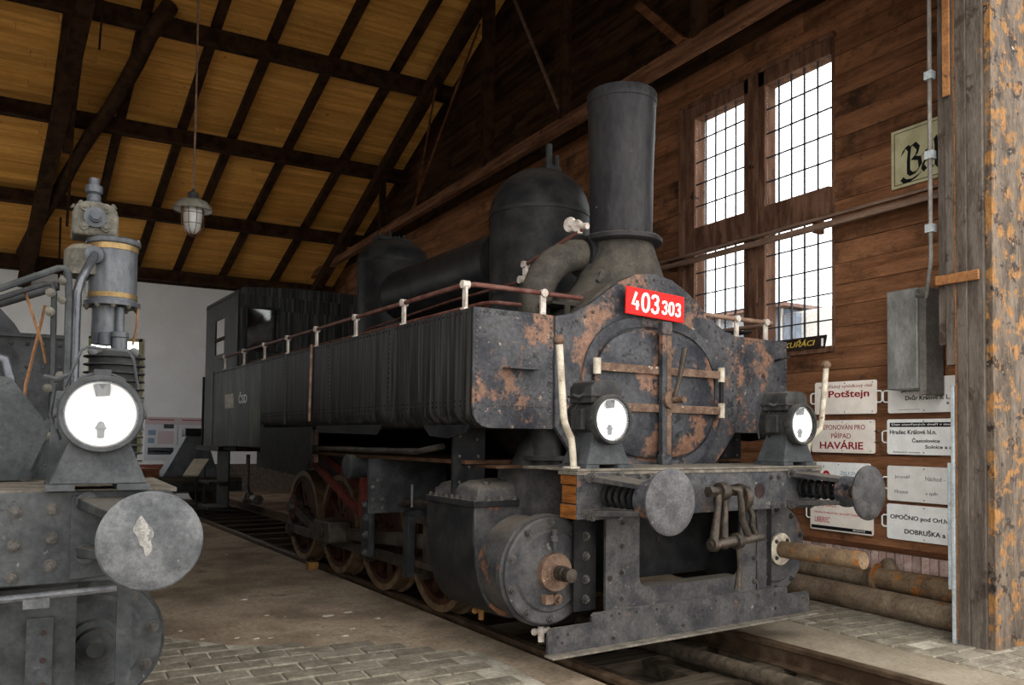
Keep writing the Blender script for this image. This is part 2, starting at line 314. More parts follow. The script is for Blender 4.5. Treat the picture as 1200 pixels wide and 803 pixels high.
def empty_part(name, parent, loc=(0, 0, 0)):
    o = bpy.data.objects.new(name, None); COL.objects.link(o); o.parent = parent; o.location = loc; o.empty_display_size = 0.05; return o
def arc(cx, cy, r, a0, a1, n):
    return [(cx+r*math.cos(math.radians(a0+(a1-a0)*i/n)), cy+r*math.sin(math.radians(a0+(a1-a0)*i/n))) for i in range(n+1)]

# lettering: filled text fitted to a width and height, laid on a plane given by origin, right and up vectors
FACE_W = (V(0, -1, 0), V(0, 0, 1))      # on a surface that faces -x
FACE_F = (V(1, 0, 0), V(0, 0, 1))       # on a surface that faces -y
def lay(me_v, o, face, nrm_off=0.0):
    r, u = face; n = r.cross(u)
    return [Vector(o)+r*p[0]+u*p[1]+n*(p[2]+nrm_off) for p in me_v]
def text(name, s, mat, parent, origin, face, wdt, hgt, align='L', shear=0.0, bold=0.0):
    c = bpy.data.curves.new(name, 'FONT'); c.body = s; c.size = 1; c.extrude = 0.02; c.shear = shear; c.offset = bold
    c.resolution_u = 3
    t = bpy.data.objects.new(name+'_tmp', c); COL.objects.link(t)
    dg = bpy.context.evaluated_depsgraph_get()
    me = bpy.data.meshes.new_from_object(t.evaluated_get(dg)); bpy.data.objects.remove(t); bpy.data.curves.remove(c)
    xs = [v.co.x for v in me.vertices]; ys = [v.co.y for v in me.vertices]
    x0, x1, y0, y1 = min(xs), max(xs), min(ys), max(ys)
    kx = wdt/(x1-x0); ky = hgt/(y1-y0)
    for v in me.vertices:
        q = lay([((v.co.x-x0)*kx, (v.co.y-y0)*ky, v.co.z*0.03+0.0012)], origin, face)[0]; v.co = q
    me.materials.clear()
    return obj(name, me, mat, parent)
def strokes(name, paths, mat, parent, origin, face, wd, nib=None, depth=0.004, scale=1.0):
    # flat pen strokes: round-cornered ribbons, or a broad nib held at an angle
    mb = MB()
    for path in paths:
        P = [Vector((a*scale, b*scale)) for a, b in path]; L = []; R = []
        for i, p in enumerate(P):
            if nib is not None:
                n = Vector((math.cos(nib), math.sin(nib)))*wd/2
            else:
                d = (P[min(i+1, len(P)-1)]-P[max(i-1, 0)]).normalized(); n = Vector((-d.y, d.x))*wd/2
            L.append(p+n); R.append(p-n)
        m = len(P)
        vs = [(q.x, q.y, z) for z in (0.0008, depth) for q in L+R]
        fs = []
        for i in range(m-1):
            fs += [(2*m+i, 2*m+i+1, 3*m+i+1, 3*m+i), (i, m+i, m+i+1, i+1), (i, i+1, 2*m+i+1, 2*m+i), (m+i, 3*m+i, 3*m+i+1, m+i+1)]
        fs += [(0, 2*m, 3*m, m), (m-1, 2*m-1, 4*m-1, 3*m-1)]
        mb.add(lay(vs, origin, face), fs)
    return mb.build(name, mat, parent)

# ================================================================== the building
D = math.radians(3.7411)
def LB(x, y, z=0.0):
    return (x*math.cos(D)-y*math.sin(D), x*math.sin(D)+y*math.cos(D), z)
XW = 2.75            # inner face of the gable wall
YF0, YF1 = -0.62, -0.32   # front wall
YB = 17.4            # back wall
YR, ZR = 7.2, 8.932   # ridge (underside of the roof boards)
TS = 0.36            # roof slope
XL = -7.2
def zroof(y): return ZR - TS*abs(y-YR)

# floors: the running track lies a little askew in the shed
def poly_floor(name, pts, z0, z1, mat):
    return struct(MB().prism(pts, 'xy', z0, z1).build(name, mat))
def lbx(x, y): p = LB(x, y); return (p[0], p[1])
FL = poly_floor('floor', [(XL, -2.2), lbx(-0.83, -2.4), lbx(-0.83, 17.6), (XL, YB)], -0.4, -0.03, 'floor_earth')
FR = poly_floor('floor_beside_track', [lbx(0.83, -2.2), (XW+0.15, -2.2), (XW+0.15, YB), lbx(0.83, 17.4)], -0.4, -0.03, 'floor_earth')
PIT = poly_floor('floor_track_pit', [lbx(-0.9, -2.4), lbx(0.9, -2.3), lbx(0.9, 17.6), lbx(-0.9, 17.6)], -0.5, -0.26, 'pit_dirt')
poly_floor('floor_yard', [(-45, -45), (45, -45), (45, -2.2), (-45, -2.2)], -0.5, -0.05, 'gravel')
poly_floor('floor_yard_side', [(XW+0.2, -2.2), (45, -2.2), (45, 45), (XW+0.2, 45)], -0.5, -0.10, 'gravel')
poly_floor('floor_yard_back', [(-45, YB+0.2), (XW+0.2, YB+0.2), (XW+0.2, 45), (-45, 45)], -0.5, -0.10, 'gravel')
poly_floor('floor_yard_left', [(-45, -2.2), (XL-0.2, -2.2), (XL-0.2, YB+0.2), (-45, YB+0.2)], -0.5, -0.10, 'gravel')
# concrete apron along the right rail, and a sandy bed below the pavers
cs = MB().prism([lbx(0.84, -2.0), (1.42, -2.0), (1.34, 6.0), lbx(0.84, 6.0)], 'xy', -0.06, -0.018).build('concrete_apron', 'floor_concrete', FR)
MB().prism([(1.42, -1.2), (2.62, -1.2), (2.62, 2.3), (1.36, 2.3)], 'xy', -0.06, -0.0285).build('joint_sand', 'joint_sand', FR)
MB().prism([(-4.0, 0.1), (-1.15, 0.1), (-1.15, 0.95), (-1.9, 1.45), (-2.6, 1.9), (-3.0, 2.4), (-4.0, 2.9)], 'xy', -0.06, -0.0285).build('joint_sand', 'joint_sand', FL)
def paver(parent, x0, x1, y0, y1, dz):
    g = 0.008; j = lambda: random.uniform(-0.004, 0.004)
    m = MB(); z = -0.017+dz; b = 0.006
    x0 += g+j(); x1 -= g+j(); y0 += g+j(); y1 -= g+j()
    m.add([(x0, y0, -0.05), (x1, y0, -0.05), (x1, y1, -0.05), (x0, y1, -0.05), (x0, y0, z-b), (x1, y0, z-b), (x1, y1, z-b), (x0, y1, z-b),
           (x0+b, y0+b, z), (x1-b, y0+b, z), (x1-b, y1-b, z), (x0+b, y1-b, z)],
          [(0, 1, 5, 4), (1, 2, 6, 5), (2, 3, 7, 6), (3, 0, 4, 7), (4, 5, 9, 8), (5, 6, 10, 9), (6, 7, 11, 10), (7, 4, 8, 11), (8, 9, 10, 11)])
    m.build('paver', 'paver', parent)
row = 0; y = -1.15
while y < 2.2:
    x = 1.43+(0.14 if row % 2 else 0)
    if row % 2: paver(FR, 1.43, 1.57, y, y+0.15, random.uniform(-0.004, 0.003))
    while x < 2.45:
        if random.random() > 0.06: paver(FR, x, x+0.27, y, y+0.15, random.uniform(-0.004, 0.003))
        x += 0.27
    y += 0.15; row += 1
row = 0; y = 0.2
while y < 2.75:
    x = -3.95+(0.15 if row % 2 else 0)
    while x+0.3 < -1.12:
        edge = 2.75-(x+4.0)*0.62 + 0.12*math.sin(x*5)
        if y+0.17 < edge and x < -1.5-0.05*row*0: paver(FL, x, x+0.3, y, y+0.17, random.uniform(-0.006, 0.003))
        x += 0.3
    y += 0.17; row += 1
# pale crumbs of mortar and plaster strewn over the dirt
mb = MB()
for k in range(70):
    if k < 48:
        x = random.uniform(-3.2, -1.35); y = random.uniform(1.0, 6.5) if k < 34 else random.uniform(1.0, 2.2)
        if x > -1.05-0.065*y: continue
    else: x = random.uniform(1.5, 2.1); y = random.uniform(-0.6, 1.2)
    r = random.uniform(0.006, 0.022); p0 = len(mb.v)
    mb.lathe([(r, 0), (r*0.7, r*0.45), (0, r*0.6)], (x, y, -0.03), (random.uniform(-.2, .2), random.uniform(-.2, .2), 1), 5)
    sx = random.uniform(1, 3)
    for i in range(p0, len(mb.v)): a = mb.v[i]; mb.v[i] = (x+(a[0]-x)*sx, a[1], a[2])
mb.build('plaster_crumbs', 'joint_sand', FL, kind='stuff')

# rails, sleepers
def rail(parent, x, y0, y1, frame):
    prof = [(-0.06, -0.15), (0.06, -0.15), (0.06, -0.14), (0.010, -0.125), (0.008, -0.042), (0.034, -0.032), (0.034, -0.006), (0.028, 0), (-0.028, 0), (-0.034, -0.006), (-0.034, -0.032), (-0.008, -0.042), (-0.010, -0.125), (-0.06, -0.14)]
    m = MB(); n = len(prof)
    vs = [frame(x+a, yy, z) for yy in (y0, y1) for a, z in prof]
    m.add(vs, [tuple(range(n)), tuple(reversed(range(n, 2*n)))]+[(i, i+n, (i+1) % n+n, (i+1) % n) for i in range(n)])
    return m.build('rail', 'rail_steel', parent)
trk = struct(bpy.data.objects.new('track', None)); COL.objects.link(trk)
for s in (-1, 1): rail(trk, s*0.752, -2.3, 17.0, LB)
for k in range(27):
    yy = -2.1+0.7*k; m = MB(); m.hexa([LB(a, b, c) for c in (-0.27, -0.152) for a, b in ((-0.88, yy), (0.88, yy), (0.88, yy+0.22), (-0.88, yy+0.22))])
    m.build('sleeper', 'sleeper', trk)
for a, bq, zz in ((0.42, 0.5, -0.12), (0.10, 0.06, -0.16), (-0.35, 0.08, -0.16)):
    m = MB()
    m.hexa([LB(a+q, yy, c) for c in (-0.27, zz) for q, yy in ((-0.05, -2.0), (0.05, -2.0), (0.05, 1.7), (-0.05, 1.7))]); m.build('guard_timber', 'sleeper', trk)
pp = tag(MB().cyl(LB(0.27, -1.0, -0.09), LB(0.20, 1.6, -0.09), 0.055, n=16).build('pit_pipe', 'sleeper'), 'short dusty pipe lying between the rails under the front of the locomotive', 'pipe')
trk2 = struct(bpy.data.objects.new('track', None)); COL.objects.link(trk2)
for s in (-1, 1): rail(trk2, -4.26+s*0.752, -2.3, 17.0, lambda x, y, z: (x, y, z))

# right gable wall: backing with a window opening, clad with separate boards
WY0, WY1, WZ0, WZ1 = 1.27, 3.40, 2.27, 5.27
wr = MB()
xi, xo = XW+0.03, XW+0.22
def zr_(y): return zroof(y)+0.05
wr.prism([(YF0, -0.2), (YB+0.2, -0.2), (YB+0.2, WZ0), (YF0, WZ0)], 'yz', xi, xo)
wr.prism([(YF0, WZ0), (WY0, WZ0), (WY0, WZ1), (YF0, WZ1 if zr_(YF0) > WZ1 else zr_(YF0))], 'yz', xi, xo)
wr.prism([(WY1, WZ0), (YB+0.2, WZ0), (YB+0.2, zr_(YB+0.2)), (YR, zr_(YR)), (WY1, zr_(WY1))], 'yz', xi, xo)
wr.prism([(YF0, min(WZ1, zr_(YF0))), (WY0, WZ1), (WY1, WZ1), (WY1, zr_(WY1)), (YF0, zr_(YF0))], 'yz', xi, xo)
WR = struct(wr.build('wall_right', 'shed_outer'))
def ylim(z):
    h = (ZR+0.0-z)/TS
    return max(YF1-0.25, YR-h), min(YB, YR+h)
def wall_board(ya, yb, z0, z1, yat=None, ybt=None):
    g = 0.0025; yat = ya if yat is None else yat; ybt = yb if ybt is None else ybt
    t = random.uniform(-0.005, 0.004); xf = XW+t
    MB().hexa([(xf, ya+g, z0+g), (XW+0.035, ya+g, z0+g), (XW+0.035, yb-g, z0+g), (xf, yb-g, z0+g),
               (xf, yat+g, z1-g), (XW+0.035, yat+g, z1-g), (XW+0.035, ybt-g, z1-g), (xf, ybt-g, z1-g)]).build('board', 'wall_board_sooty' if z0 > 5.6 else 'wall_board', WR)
z = 0.47; k = 0
while z < 8.7:
    z1 = z+0.2
    a0, b0 = ylim(z); a1, b1 = ylim(z1)
    spans = [(a0, b0, a1, b1)]
    if z1 > WZ0+0.01 and z < WZ1-0.01: spans = [(a0, WY0, a1, WY0), (WY1, b0, WY1, b1)]
    for (sa, sb, ta, tb) in spans:
        cuts = []; c = sa+random.uniform(2.2, 4.6)
        while c < sb-1.2: cuts.append(c); c += random.uniform(3.2, 4.8)
        cuts = [c for c in cuts if c > max(sa, ta)+0.3 and c < min(sb, tb)-0.3]
        ed = [(sa, ta)]+[(c, c) for c in cuts]+[(sb, tb)]
        for i in range(len(ed)-1):
            if ed[i+1][1] > ed[i][1]: wall_board(ed[i][0], ed[i+1][0], z, z1, ed[i][1], ed[i+1][1])
    z += 0.2; k += 1
# brick plinth
MB().box(XW-0.035, XW+0.03, YF1-0.2, YB, -0.1, 0.445).build('mortar_bed', 'mortar', WR)
MB().box(XW-0.06, XW+0.03, YF1-0.2, YB, 0.44, 0.475).build('sill_board', 'timber_brown', WR)
def shared(name, mb_fn):
    return mb_fn().mesh(name)
bs = MB().box(-0.032, 0.02, 0.005, 0.075, 0.0, 0.2).mesh('brick_upright'); bl = MB().box(-0.03, 0.02, 0.005, 0.245, 0.0, 0.062).mesh('brick_flat')
for k in range(58):
    o = obj('brick', bs, 'brick', WR); o.location = (XW-0.022+random.uniform(-.004, .004), -0.5+k*0.08, 0.232)
for r in range(3):
    for k in range(19):
        o = obj('brick', bl, 'brick', WR); o.location = (XW-0.022+random.uniform(-.004, .004), -0.5+k*0.25+(0.125 if r % 2 else 0), 0.005+r*0.074)

# tall window in the gable wall
WN = struct(bpy.data.objects.new('window_1', None)); COL.objects.link(WN)
def wt(y0, y1, z0, z1, x0=XW-0.03, x1=XW+0.14, mat='window_timber', nm='window_frame'):
    return MB().box(x0, x1, y0, y1, z0, z1).build(nm, mat, WN, bevel=0.006)
wt(3.18, 3.40, 2.27, 5.27); wt(1.27, 1.31, 2.27, 5.27, x0=XW+0.0); wt(2.12, 2.41, 2.27, 5.27, nm='mullion')
wt(2.20, 2.33, 2.27, 5.27, x0=XW-0.05, x1=XW-0.03, nm='mullion')
wt(1.31, 3.18, 5.11, 5.27); wt(1.31, 3.18, 3.56, 3.83, nm='transom', x0=XW-0.04); wt(1.27, 3.18, 2.24, 2.30)
wt(3.33, 3.42, 2.27, 5.28, x0=XW-0.06, x1=XW+0.02, nm='casing')
wt(1.25, 3.42, 5.26, 5.31, x0=XW-0.05, x1=XW+0.02, nm='casing')
pm = {}
for (py0, py1) in ((1.31, 2.12), (2.41, 3.18)):
    for (pz0, pz1, nr) in ((3.83, 5.11, 5), (2.30, 3.56, 5)):
        cols = 5; dy = (py1-py0)/cols; dz = (pz1-pz0)/nr
        for i in range(1, cols): MB().box(XW+0.0, XW+0.018, py0+i*dy-0.006, py0+i*dy+0.006, pz0, pz1).build('glazing_bar', 'window_iron', WN)
        for j in range(1, nr): MB().box(XW+0.0, XW+0.018, py0, py1, pz0+j*dz-0.006, pz0+j*dz+0.006).build('glazing_bar', 'window_iron', WN)
        key = (round(dy, 3), round(dz, 3))
        if key not in pm: pm[key] = MB().box(-0.002, 0.002, 0.004, dy-0.004, 0.004, dz-0.004).mesh('pane')
        for i in range(cols):
            for j in range(nr):
                o = obj('pane', pm[key], 'pane_glass', WN); o.location = (XW+0.009, py0+i*dy, pz0+j*dz)
# battens nailed across the window
BT = thing('wall_batten', 'pair of long thin weathered battens running across the tall window', 'batten', (XW-0.13, 1.7, 3.4))
MB().box(-0.03, 0.02, -2.05, 1.95, 0.0, 0.055).build('batten', 'bar_timber', BT, bevel=0.004)
MB().box(-0.03, 0.02, -2.05, 1.95, 0.085, 0.115).build('batten', 'bar_timber', BT, bevel=0.004)
for yy in (-1.6, -0.3, 1.8): MB().box(0.02, 0.14, yy, yy+0.04, -0.01, 0.12).build('bracket', 'timber_brown', BT)
tag(MB().box(XW-0.05, XW, 3.88, 3.96, 5.10, 5.18).build('junction_box', 'box_dark', bevel=0.008), 'small dark square box on the board wall left of the tall window', 'junction box')

# front wall with the wide doorway, its right-hand jamb
wf = MB()
wf.box(2.12, XW+0.22, YF0, YF1, -0.2, 6.0); wf.box(XL, -6.4, YF0, YF1, -0.2, 6.0); wf.box(-6.4, 2.12, YF0, YF1, 4.8, 6.0)
WF = struct(wf.build('wall_front', 'shed_outer'))
DJ = struct(bpy.data.objects.new('door_1', None)); COL.objects.link(DJ)
def jb(nm, x0, x1, y0, y1, z0, z1, mat): return MB().box(x0, x1, y0, y1, z0, z1).build(nm, mat, DJ, bevel=0.004)
jb('door_post', 1.955, 2.42, -0.66, -0.61, -0.1, 5.0, 'door_rust')
jb('jamb_board', 1.93, 2.12, -0.61, -0.50, -0.1, 5.0, 'door_paint')
jb('jamb_board', 1.915, 2.12, -0.50, -0.425, -0.1, 5.0, 'door_paint')
jb('jamb_board', 1.925, 2.12, -0.425, -0.405, 0.0, 5.0, 'door_orange')
jb('jamb_board', 1.925, 2.12, -0.405, -0.34, 1.95, 5.0, 'door_paint')
jb('jamb_board', 1.935, 2.12, -0.34, -0.28, 2.1, 5.0, 'door_paint')
jb('edge_strip', 1.915, 2.10, -0.40, -0.375, -0.1, 1.8, 'strip_white')
jb('edge_strip', 1.92, 2.10, -0.375, -0.345, 0.35, 1.25, 'strip_white')
jb('cross_slat', 1.885, 1.906, -0.60, -0.285, 2.53, 2.60, 'door_orange')
jb('cross_slat', 1.89, 1.906, -0.40, -0.345, 3.9, 5.0, 'door_orange')
cdt = tag(MB().tube([(1.96, -0.205, 5.0), (1.96, -0.205, 3.0), (1.965, -0.203, 2.75), (1.99, -0.17, 2.62), (2.06, -0.10, 2.50), (2.25, 0.1, 2.55), (2.40, 0.2, 2.62)], 0.016, 8).build('conduit', 'box_dark'), 'thin grey conduit running down the door jamb to the zinc box', 'conduit')
for zz in (2.95, 3.5, 4.1): MB().box(1.935, 1.99, -0.235, -0.175, zz, zz+0.06).build('clip', 'strip_white', cdt)
ZB = thing('zinc_box', 'grey zinc switch box on the board wall beside the doorway', 'box', (2.575, 0.37, 2.2))
MB().box(-0.13, 0.13, -0.14, 0.14, -0.37, 0.46).build('cover', 'box_zinc', ZB, bevel=0.01)
MB().box(-0.11, 0.13, -0.20, -0.14, -0.42, 0.46).build('side_panel', 'box_dark', ZB, bevel=0.006)

# back wall with a window, plaster above a brick dado
BX0, BX1, BZ0, BZ1 = -2.95, -1.80, 0.90, 3.66
wb = MB()
wb.box(XL, XW+0.22, YB, YB+0.2, -0.2, BZ0); wb.box(XL, BX0, YB, YB+0.2, BZ0, BZ1); wb.box(BX1, XW+0.22, YB, YB+0.2, BZ0, BZ1); wb.box(XL, XW+0.22, YB, YB+0.2, BZ1, 5.3)
WB = struct(wb.build('wall_back', 'wall_white'))
bd = MB().box(0.004, 0.246, -0.03, 0.02, 0.003, 0.069).mesh('brick_dado')
MB().box(XL, XW, YB-0.015, YB+0.01, -0.05, 0.66).build('mortar_bed', 'mortar', WB)
for r in range(9):
    for k in range(10):
        o = obj('brick', bd, 'brick_red', WB); o.location = (-2.6+k*0.25+(0.125 if r % 2 else 0), YB-0.005, 0.0+r*0.073)
W2 = struct(bpy.data.objects.new('window_2', None)); COL.objects.link(W2)
for (a, b, c, d) in ((BX0, BX0+0.06, BZ0, BZ1), (BX1-0.08, BX1, BZ0, BZ1), (BX0, BX1, BZ0, BZ0+0.06), (BX0, BX1, BZ1-0.07, BZ1)):
    MB().box(a, b, YB-0.04, YB+0.12, c, d).build('window_frame', 'frame_yellow', W2)
for k in range(1, 3): MB().box(BX0+k*0.383-0.012, BX0+k*0.383+0.012, YB+0.03, YB+0.06, BZ0, BZ1).build('glazing_bar', 'window_iron', W2)
for k in range(1, 6): MB().box(BX0, BX1, YB+0.03, YB+0.06, BZ0+k*0.46-0.012, BZ0+k*0.46+0.012).build('glazing_bar', 'window_iron', W2)
pz = MB().box(0.012, 0.371, -0.002, 0.002, 0.012, 0.448).mesh('pane_back')
for i in range(3):
    for j in range(6):
        o = obj('pane', pz, 'pane_glass', W2); o.location = (BX0+i*0.383, YB+0.045, BZ0+j*0.46)
MB().box(XL, XW, YB-0.14, YB, 5.03, 5.25).build('wall_plate', 'timber_dark', WB)
wl = MB()
for (a, b2, c, d) in ((YF0, YB+0.2, -0.2, 1.4), (YF0, 9.3, 1.4, 4.8), (15.2, YB+0.2, 1.4, 4.8), (YF0, YB+0.2, 4.8, 5.3)): wl.box(XL-0.2, XL, a, b2, c, d)
for n_, y0_ in ((3, 9.3),):  # unseen window, added to bring more daylight onto the back wall and roof
    added_win = struct(bpy.data.objects.new('window_%d' % n_, None)); COL.objects.link(added_win); wd_ = 5.9
    for k_ in range(6): MB().box(XL-0.12, XL-0.04, y0_+k_*wd_/5-0.03, y0_+k_*wd_/5+0.03, 1.4, 4.8).build('glazing_bar', 'window_timber', added_win)
    for k_ in range(4): MB().box(XL-0.12, XL-0.04, y0_, y0_+wd_, 1.4+k_*1.1, 1.44+k_*1.1).build('glazing_bar', 'window_timber', added_win)
    MB().box(XL-0.09, XL-0.085, y0_, y0_+wd_, 1.4, 4.8).build('pane', 'pane_glass', added_win)
wl.prism([(YF0, 5.3), (YB+0.2, 5.3), (YR, ZR), (YF0, 6.0)], 'yz', XL-0.2, XL)
struct(wl.build('wall_left', 'shed_outer'))

# roof: covering, separate boards, rafters, purlins
ce = MB()
for (ya, yb) in ((YR, YB+0.7), (YF0-0.6, YR)):
    ce.hexa([(XL-0.4, ya, zroof(ya)+0.03), (XW+0.5, ya, zroof(ya)+0.03), (XW+0.5, yb, zroof(yb)+0.03), (XL-0.4, yb, zroof(yb)+0.03),
             (XL-0.4, ya, zroof(ya)+0.12), (XW+0.5, ya, zroof(ya)+0.12), (XW+0.5, yb, zroof(yb)+0.12), (XL-0.4, yb, zroof(yb)+0.12)])
CE = struct(ce.build('ceiling', 'roofing'))
yy = YR-0.3
while yy < YB:
    y2 = yy+0.168; x = XL
    while x < XW:
        x2 = min(XW, x+random.uniform(2.6, 4.6))
        if XW-x2 < 0.6: x2 = XW
        g = 0.003; h = random.uniform(0.0, 0.004)
        za, zb = ZR-TS*(yy-YR)+0.0, ZR-TS*(y2-YR)+0.0
        if yy < YR: za, zb = min(za, ZR), min(zb, ZR)
        MB().hexa([(x+g, yy+g, za-h), (x2-g, yy+g, za-h), (x2-g, y2-g, zb-h), (x+g, y2-g, zb-h),
                   (x+g, yy+g, za+0.03), (x2-g, yy+g, za+0.03), (x2-g, y2-g, zb+0.03), (x+g, y2-g, zb+0.03)]).build('roof_plank', 'roof_board', CE)
        x = x2
    yy = y2
def sloped(nm, x0, x1, ya, yb, d0, d1, mat, parent, bev=0):
    return MB().hexa([(x0, ya, zroof(ya)-d1), (x1, ya, zroof(ya)-d1), (x1, yb, zroof(yb)-d1), (x0, yb, zroof(yb)-d1),
                      (x0, ya, zroof(ya)-d0), (x1, ya, zroof(ya)-d0), (x1, yb, zroof(yb)-d0), (x0, yb, zroof(yb)-d0)]).build(nm, mat, parent, bevel=bev)
for x9, k9 in ((-6.7, -0.068), (-5.7, -0.068), (-4.65, -0.068), (-3.6, -0.068), (-2.58, -0.068), (-1.55, -0.068), (-0.66, -0.068), (0.40, -0.068), (1.50, -0.05)):
    for ya, yb in ((YR, YB+0.1), (YF0-0.3, YR)):
        xa, xb = x9+k9*(ya-9.1), x9+k9*(yb-9.1); d0, d1 = 0.004, 0.15
        MB().hexa([(xa, ya, zroof(ya)-d1), (xa+0.14, ya, zroof(ya)-d1), (xb+0.14, yb, zroof(yb)-d1), (xb, yb, zroof(yb)-d1),
                   (xa, ya, zroof(ya)-d0), (xa+0.14, ya, zroof(ya)-d0), (xb+0.14, yb, zroof(yb)-d0), (xb, yb, zroof(yb)-d0)]).build('rafter', 'timber_dark', CE)
for yc in (9.72, 12.15, 14.6, 16.95, 5.0, 2.5, -0.15):
    zc = zroof(yc)-0.145
    MB().box(XL, XW-0.02, yc-0.10, yc+0.10, zc-0.24, zc+0.02).build('purlin', 'timber_dark', CE, bevel=0.006)
MB().box(XL, XW, YR-0.09, YR+0.09, ZR-0.38, ZR-0.1).build('ridge_beam', 'timber_dark', CE)

# roof trusses
def truss(name, xc, members, brace=None):
    t = struct(bpy.data.objects.new(name, None)); COL.objects.link(t)
    for nm, (ya, za), (yb, zb), wd, hh, mat in members:
        MB().bar((xc, ya, za), (xc, yb, zb), wd, hh, upv=(1, 0, 0) if abs(ya-yb) < 0.05 else (0, 0, 1)).build(nm, mat, t)
    return t
zt = lambda y, o=0.47: zroof(y)-o
members = [('principal_rafter', (YR, zt(YR)), (YB, zt(YB)), 0.2, 0.22, 'timber_dark'), ('principal_rafter', (YF1, zt(YF1)), (YR, zt(YR)), 0.2, 0.22, 'timber_dark'),
           ('tie_beam', (YF1, 5.54), (YB, 5.54), 0.11, 0.16, 'timber_girt'),
           ('post', (5.0, 5.6), (5.0, zt(5.0)), 0.10, 0.12, 'timber_dark'), ('post', (2.45, 5.6), (2.45, zt(2.45)), 0.12, 0.12, 'timber_dark'), ('king_post', (YR, 5.6), (YR, zt(YR)), 0.14, 0.16, 'timber_dark'),
           ('post', (11.8, 5.6), (11.8, zt(11.8)), 0.10, 0.12, 'timber_dark'), ('post', (14.3, 5.6), (14.3, zt(14.3)), 0.10, 0.12, 'timber_dark'),
           ('tie_rod', (5.06, 5.65), (6.75, zt(6.75, 0.3)), 0.035, 0.035, 'bar_timber'), ('strut', (2.7, 5.66), (3.45, 6.42), 0.09, 0.10, 'timber_brown'),
           ('tie_rod', (10.25, 5.6), (7.5, 8.0), 0.03, 0.03, 'timber_brown'), ('tie_rod', (10.1, 5.6), (9.2, 7.6), 0.03, 0.03, 'timber_brown')]
T1 = truss('roof_truss', 2.12, members)
T2 = struct(bpy.data.objects.new('roof_truss', None)); COL.objects.link(T2)
def xm(y): return -3.44-0.108*(y-9.64)
MB().bar((xm(YR), YR, zt(YR, 0.5)), (xm(YB), YB, zt(YB, 0.5)), 0.24, 0.24).build('principal_rafter', 'timber_dark', T2)
MB().bar((xm(YR), YR, zt(YR, 0.5)), (xm(YR)+0.3, YF1, zt(YF1, 0.5)), 0.24, 0.24).build('principal_rafter', 'timber_dark', T2)
for (a, b, wd) in (((-3.42, 9.6, 7.6), (-3.55, 12.6, 6.45), 0.14), ((-3.45, 9.8, 8.0), (-3.5, 13.5, 5.3), 0.05), ((-3.15, 9.3, 8.1), (-3.2, 9.3, 7.0), 0.03), ((-3.6, 15.5, 5.9), (-3.6, 15.5, 4.4), 0.04)):
    MB().bar(a, b, wd, wd, upv=(1, 0, 0)).build('strut', 'timber_dark', T2)
LG = [Vector((-2.30, 9.1, 7.80)).lerp(Vector((-4.30, 16.3, 5.22)), i/12)+V(random.uniform(-.03, .03), 0, random.uniform(-.02, .02)) for i in range(13)]
MB().tube(LG, 0.11, 10, radii=[0.12+random.uniform(-.012, .012) for _ in LG]).build('wind_brace', 'timber_dark', T2)

# world outside the gable window and the back window
HO = thing('neighbour_house', 'pale house with blue grey cladding seen through the tall window', 'building', (12, 10, -0.1))
MB().box(-2, 2, -1.6, 5, 0, 4.35).build('cladding_wall', 'house_panel', HO)
MB().box(-1.9, 2, -6.5, -1.6, 0, 4.25).build('white_wall', 'house_white', HO)
for k in range(14): MB().box(-2.03, -2.0, -1.6+k*0.47, -1.55+k*0.47, 0, 4.35).build('batten', 'house_white', HO)
MB().hexa([(-2.3, -1.9, 4.35), (2.3, -1.9, 4.35), (2.3, 5.3, 4.35), (-2.3, 5.3, 4.35), (-2.2, -1.8, 4.45), (2.2, -1.8, 4.45), (2.2, 5.2, 4.45), (-2.2, 5.2, 4.45)]).build('roof', 'roofing', HO)
MB().box(-2.06, -1.9, -2.0, -1.65, 2.4, 4.2).build('downpipe', 'house_panel', HO)
BU = thing('garden_bush', 'bright green bush outside the back window', 'bush', (-2.4, 20.5, -0.1))
lb = MB()
for k in range(420):
    th = random.uniform(0, 2*PI); ph = math.acos(random.uniform(-0.3, 1)); r = random.uniform(0.7, 1.0)
    c = V(1.3*r*math.sin(ph)*math.cos(th), 0.9*r*math.sin(ph)*math.sin(th), 0.75+0.75*r*math.cos(ph)); x, y = perp(V(random.uniform(-1, 1), random.uniform(-1, 1), random.uniform(-1, 1)))
    s = random.uniform(0.07, 0.13); lb.add([c-x*s, c+y*s*.6, c+x*s, c-y*s*.6], [(0, 1, 2, 3)])
lb.build('foliage', 'leaf_green', BU, kind='stuff'); MB().tube([(0, 0, 0), (0.05, 0, 0.5), (0, 0.05, 1.0)], 0.05, 8).build('stem', 'timber_brown', BU)

# ================================================================== the black tank locomotive
LOCO = thing('steam_locomotive', 'black rusty tank locomotive with red number plate 403303 and tall chimney', 'locomotive', (0, 0, 0), D)
def P(mb, name, mat, parent=None, **k): return mb.build(name, mat, parent or LOCO, **k)
def rrow(mb, a, b, n, d, r=0.011):
    a = Vector(a); b = Vector(b)
    for i in range(n): mb.rivet(a.lerp(b, i/(n-1)), d, r)

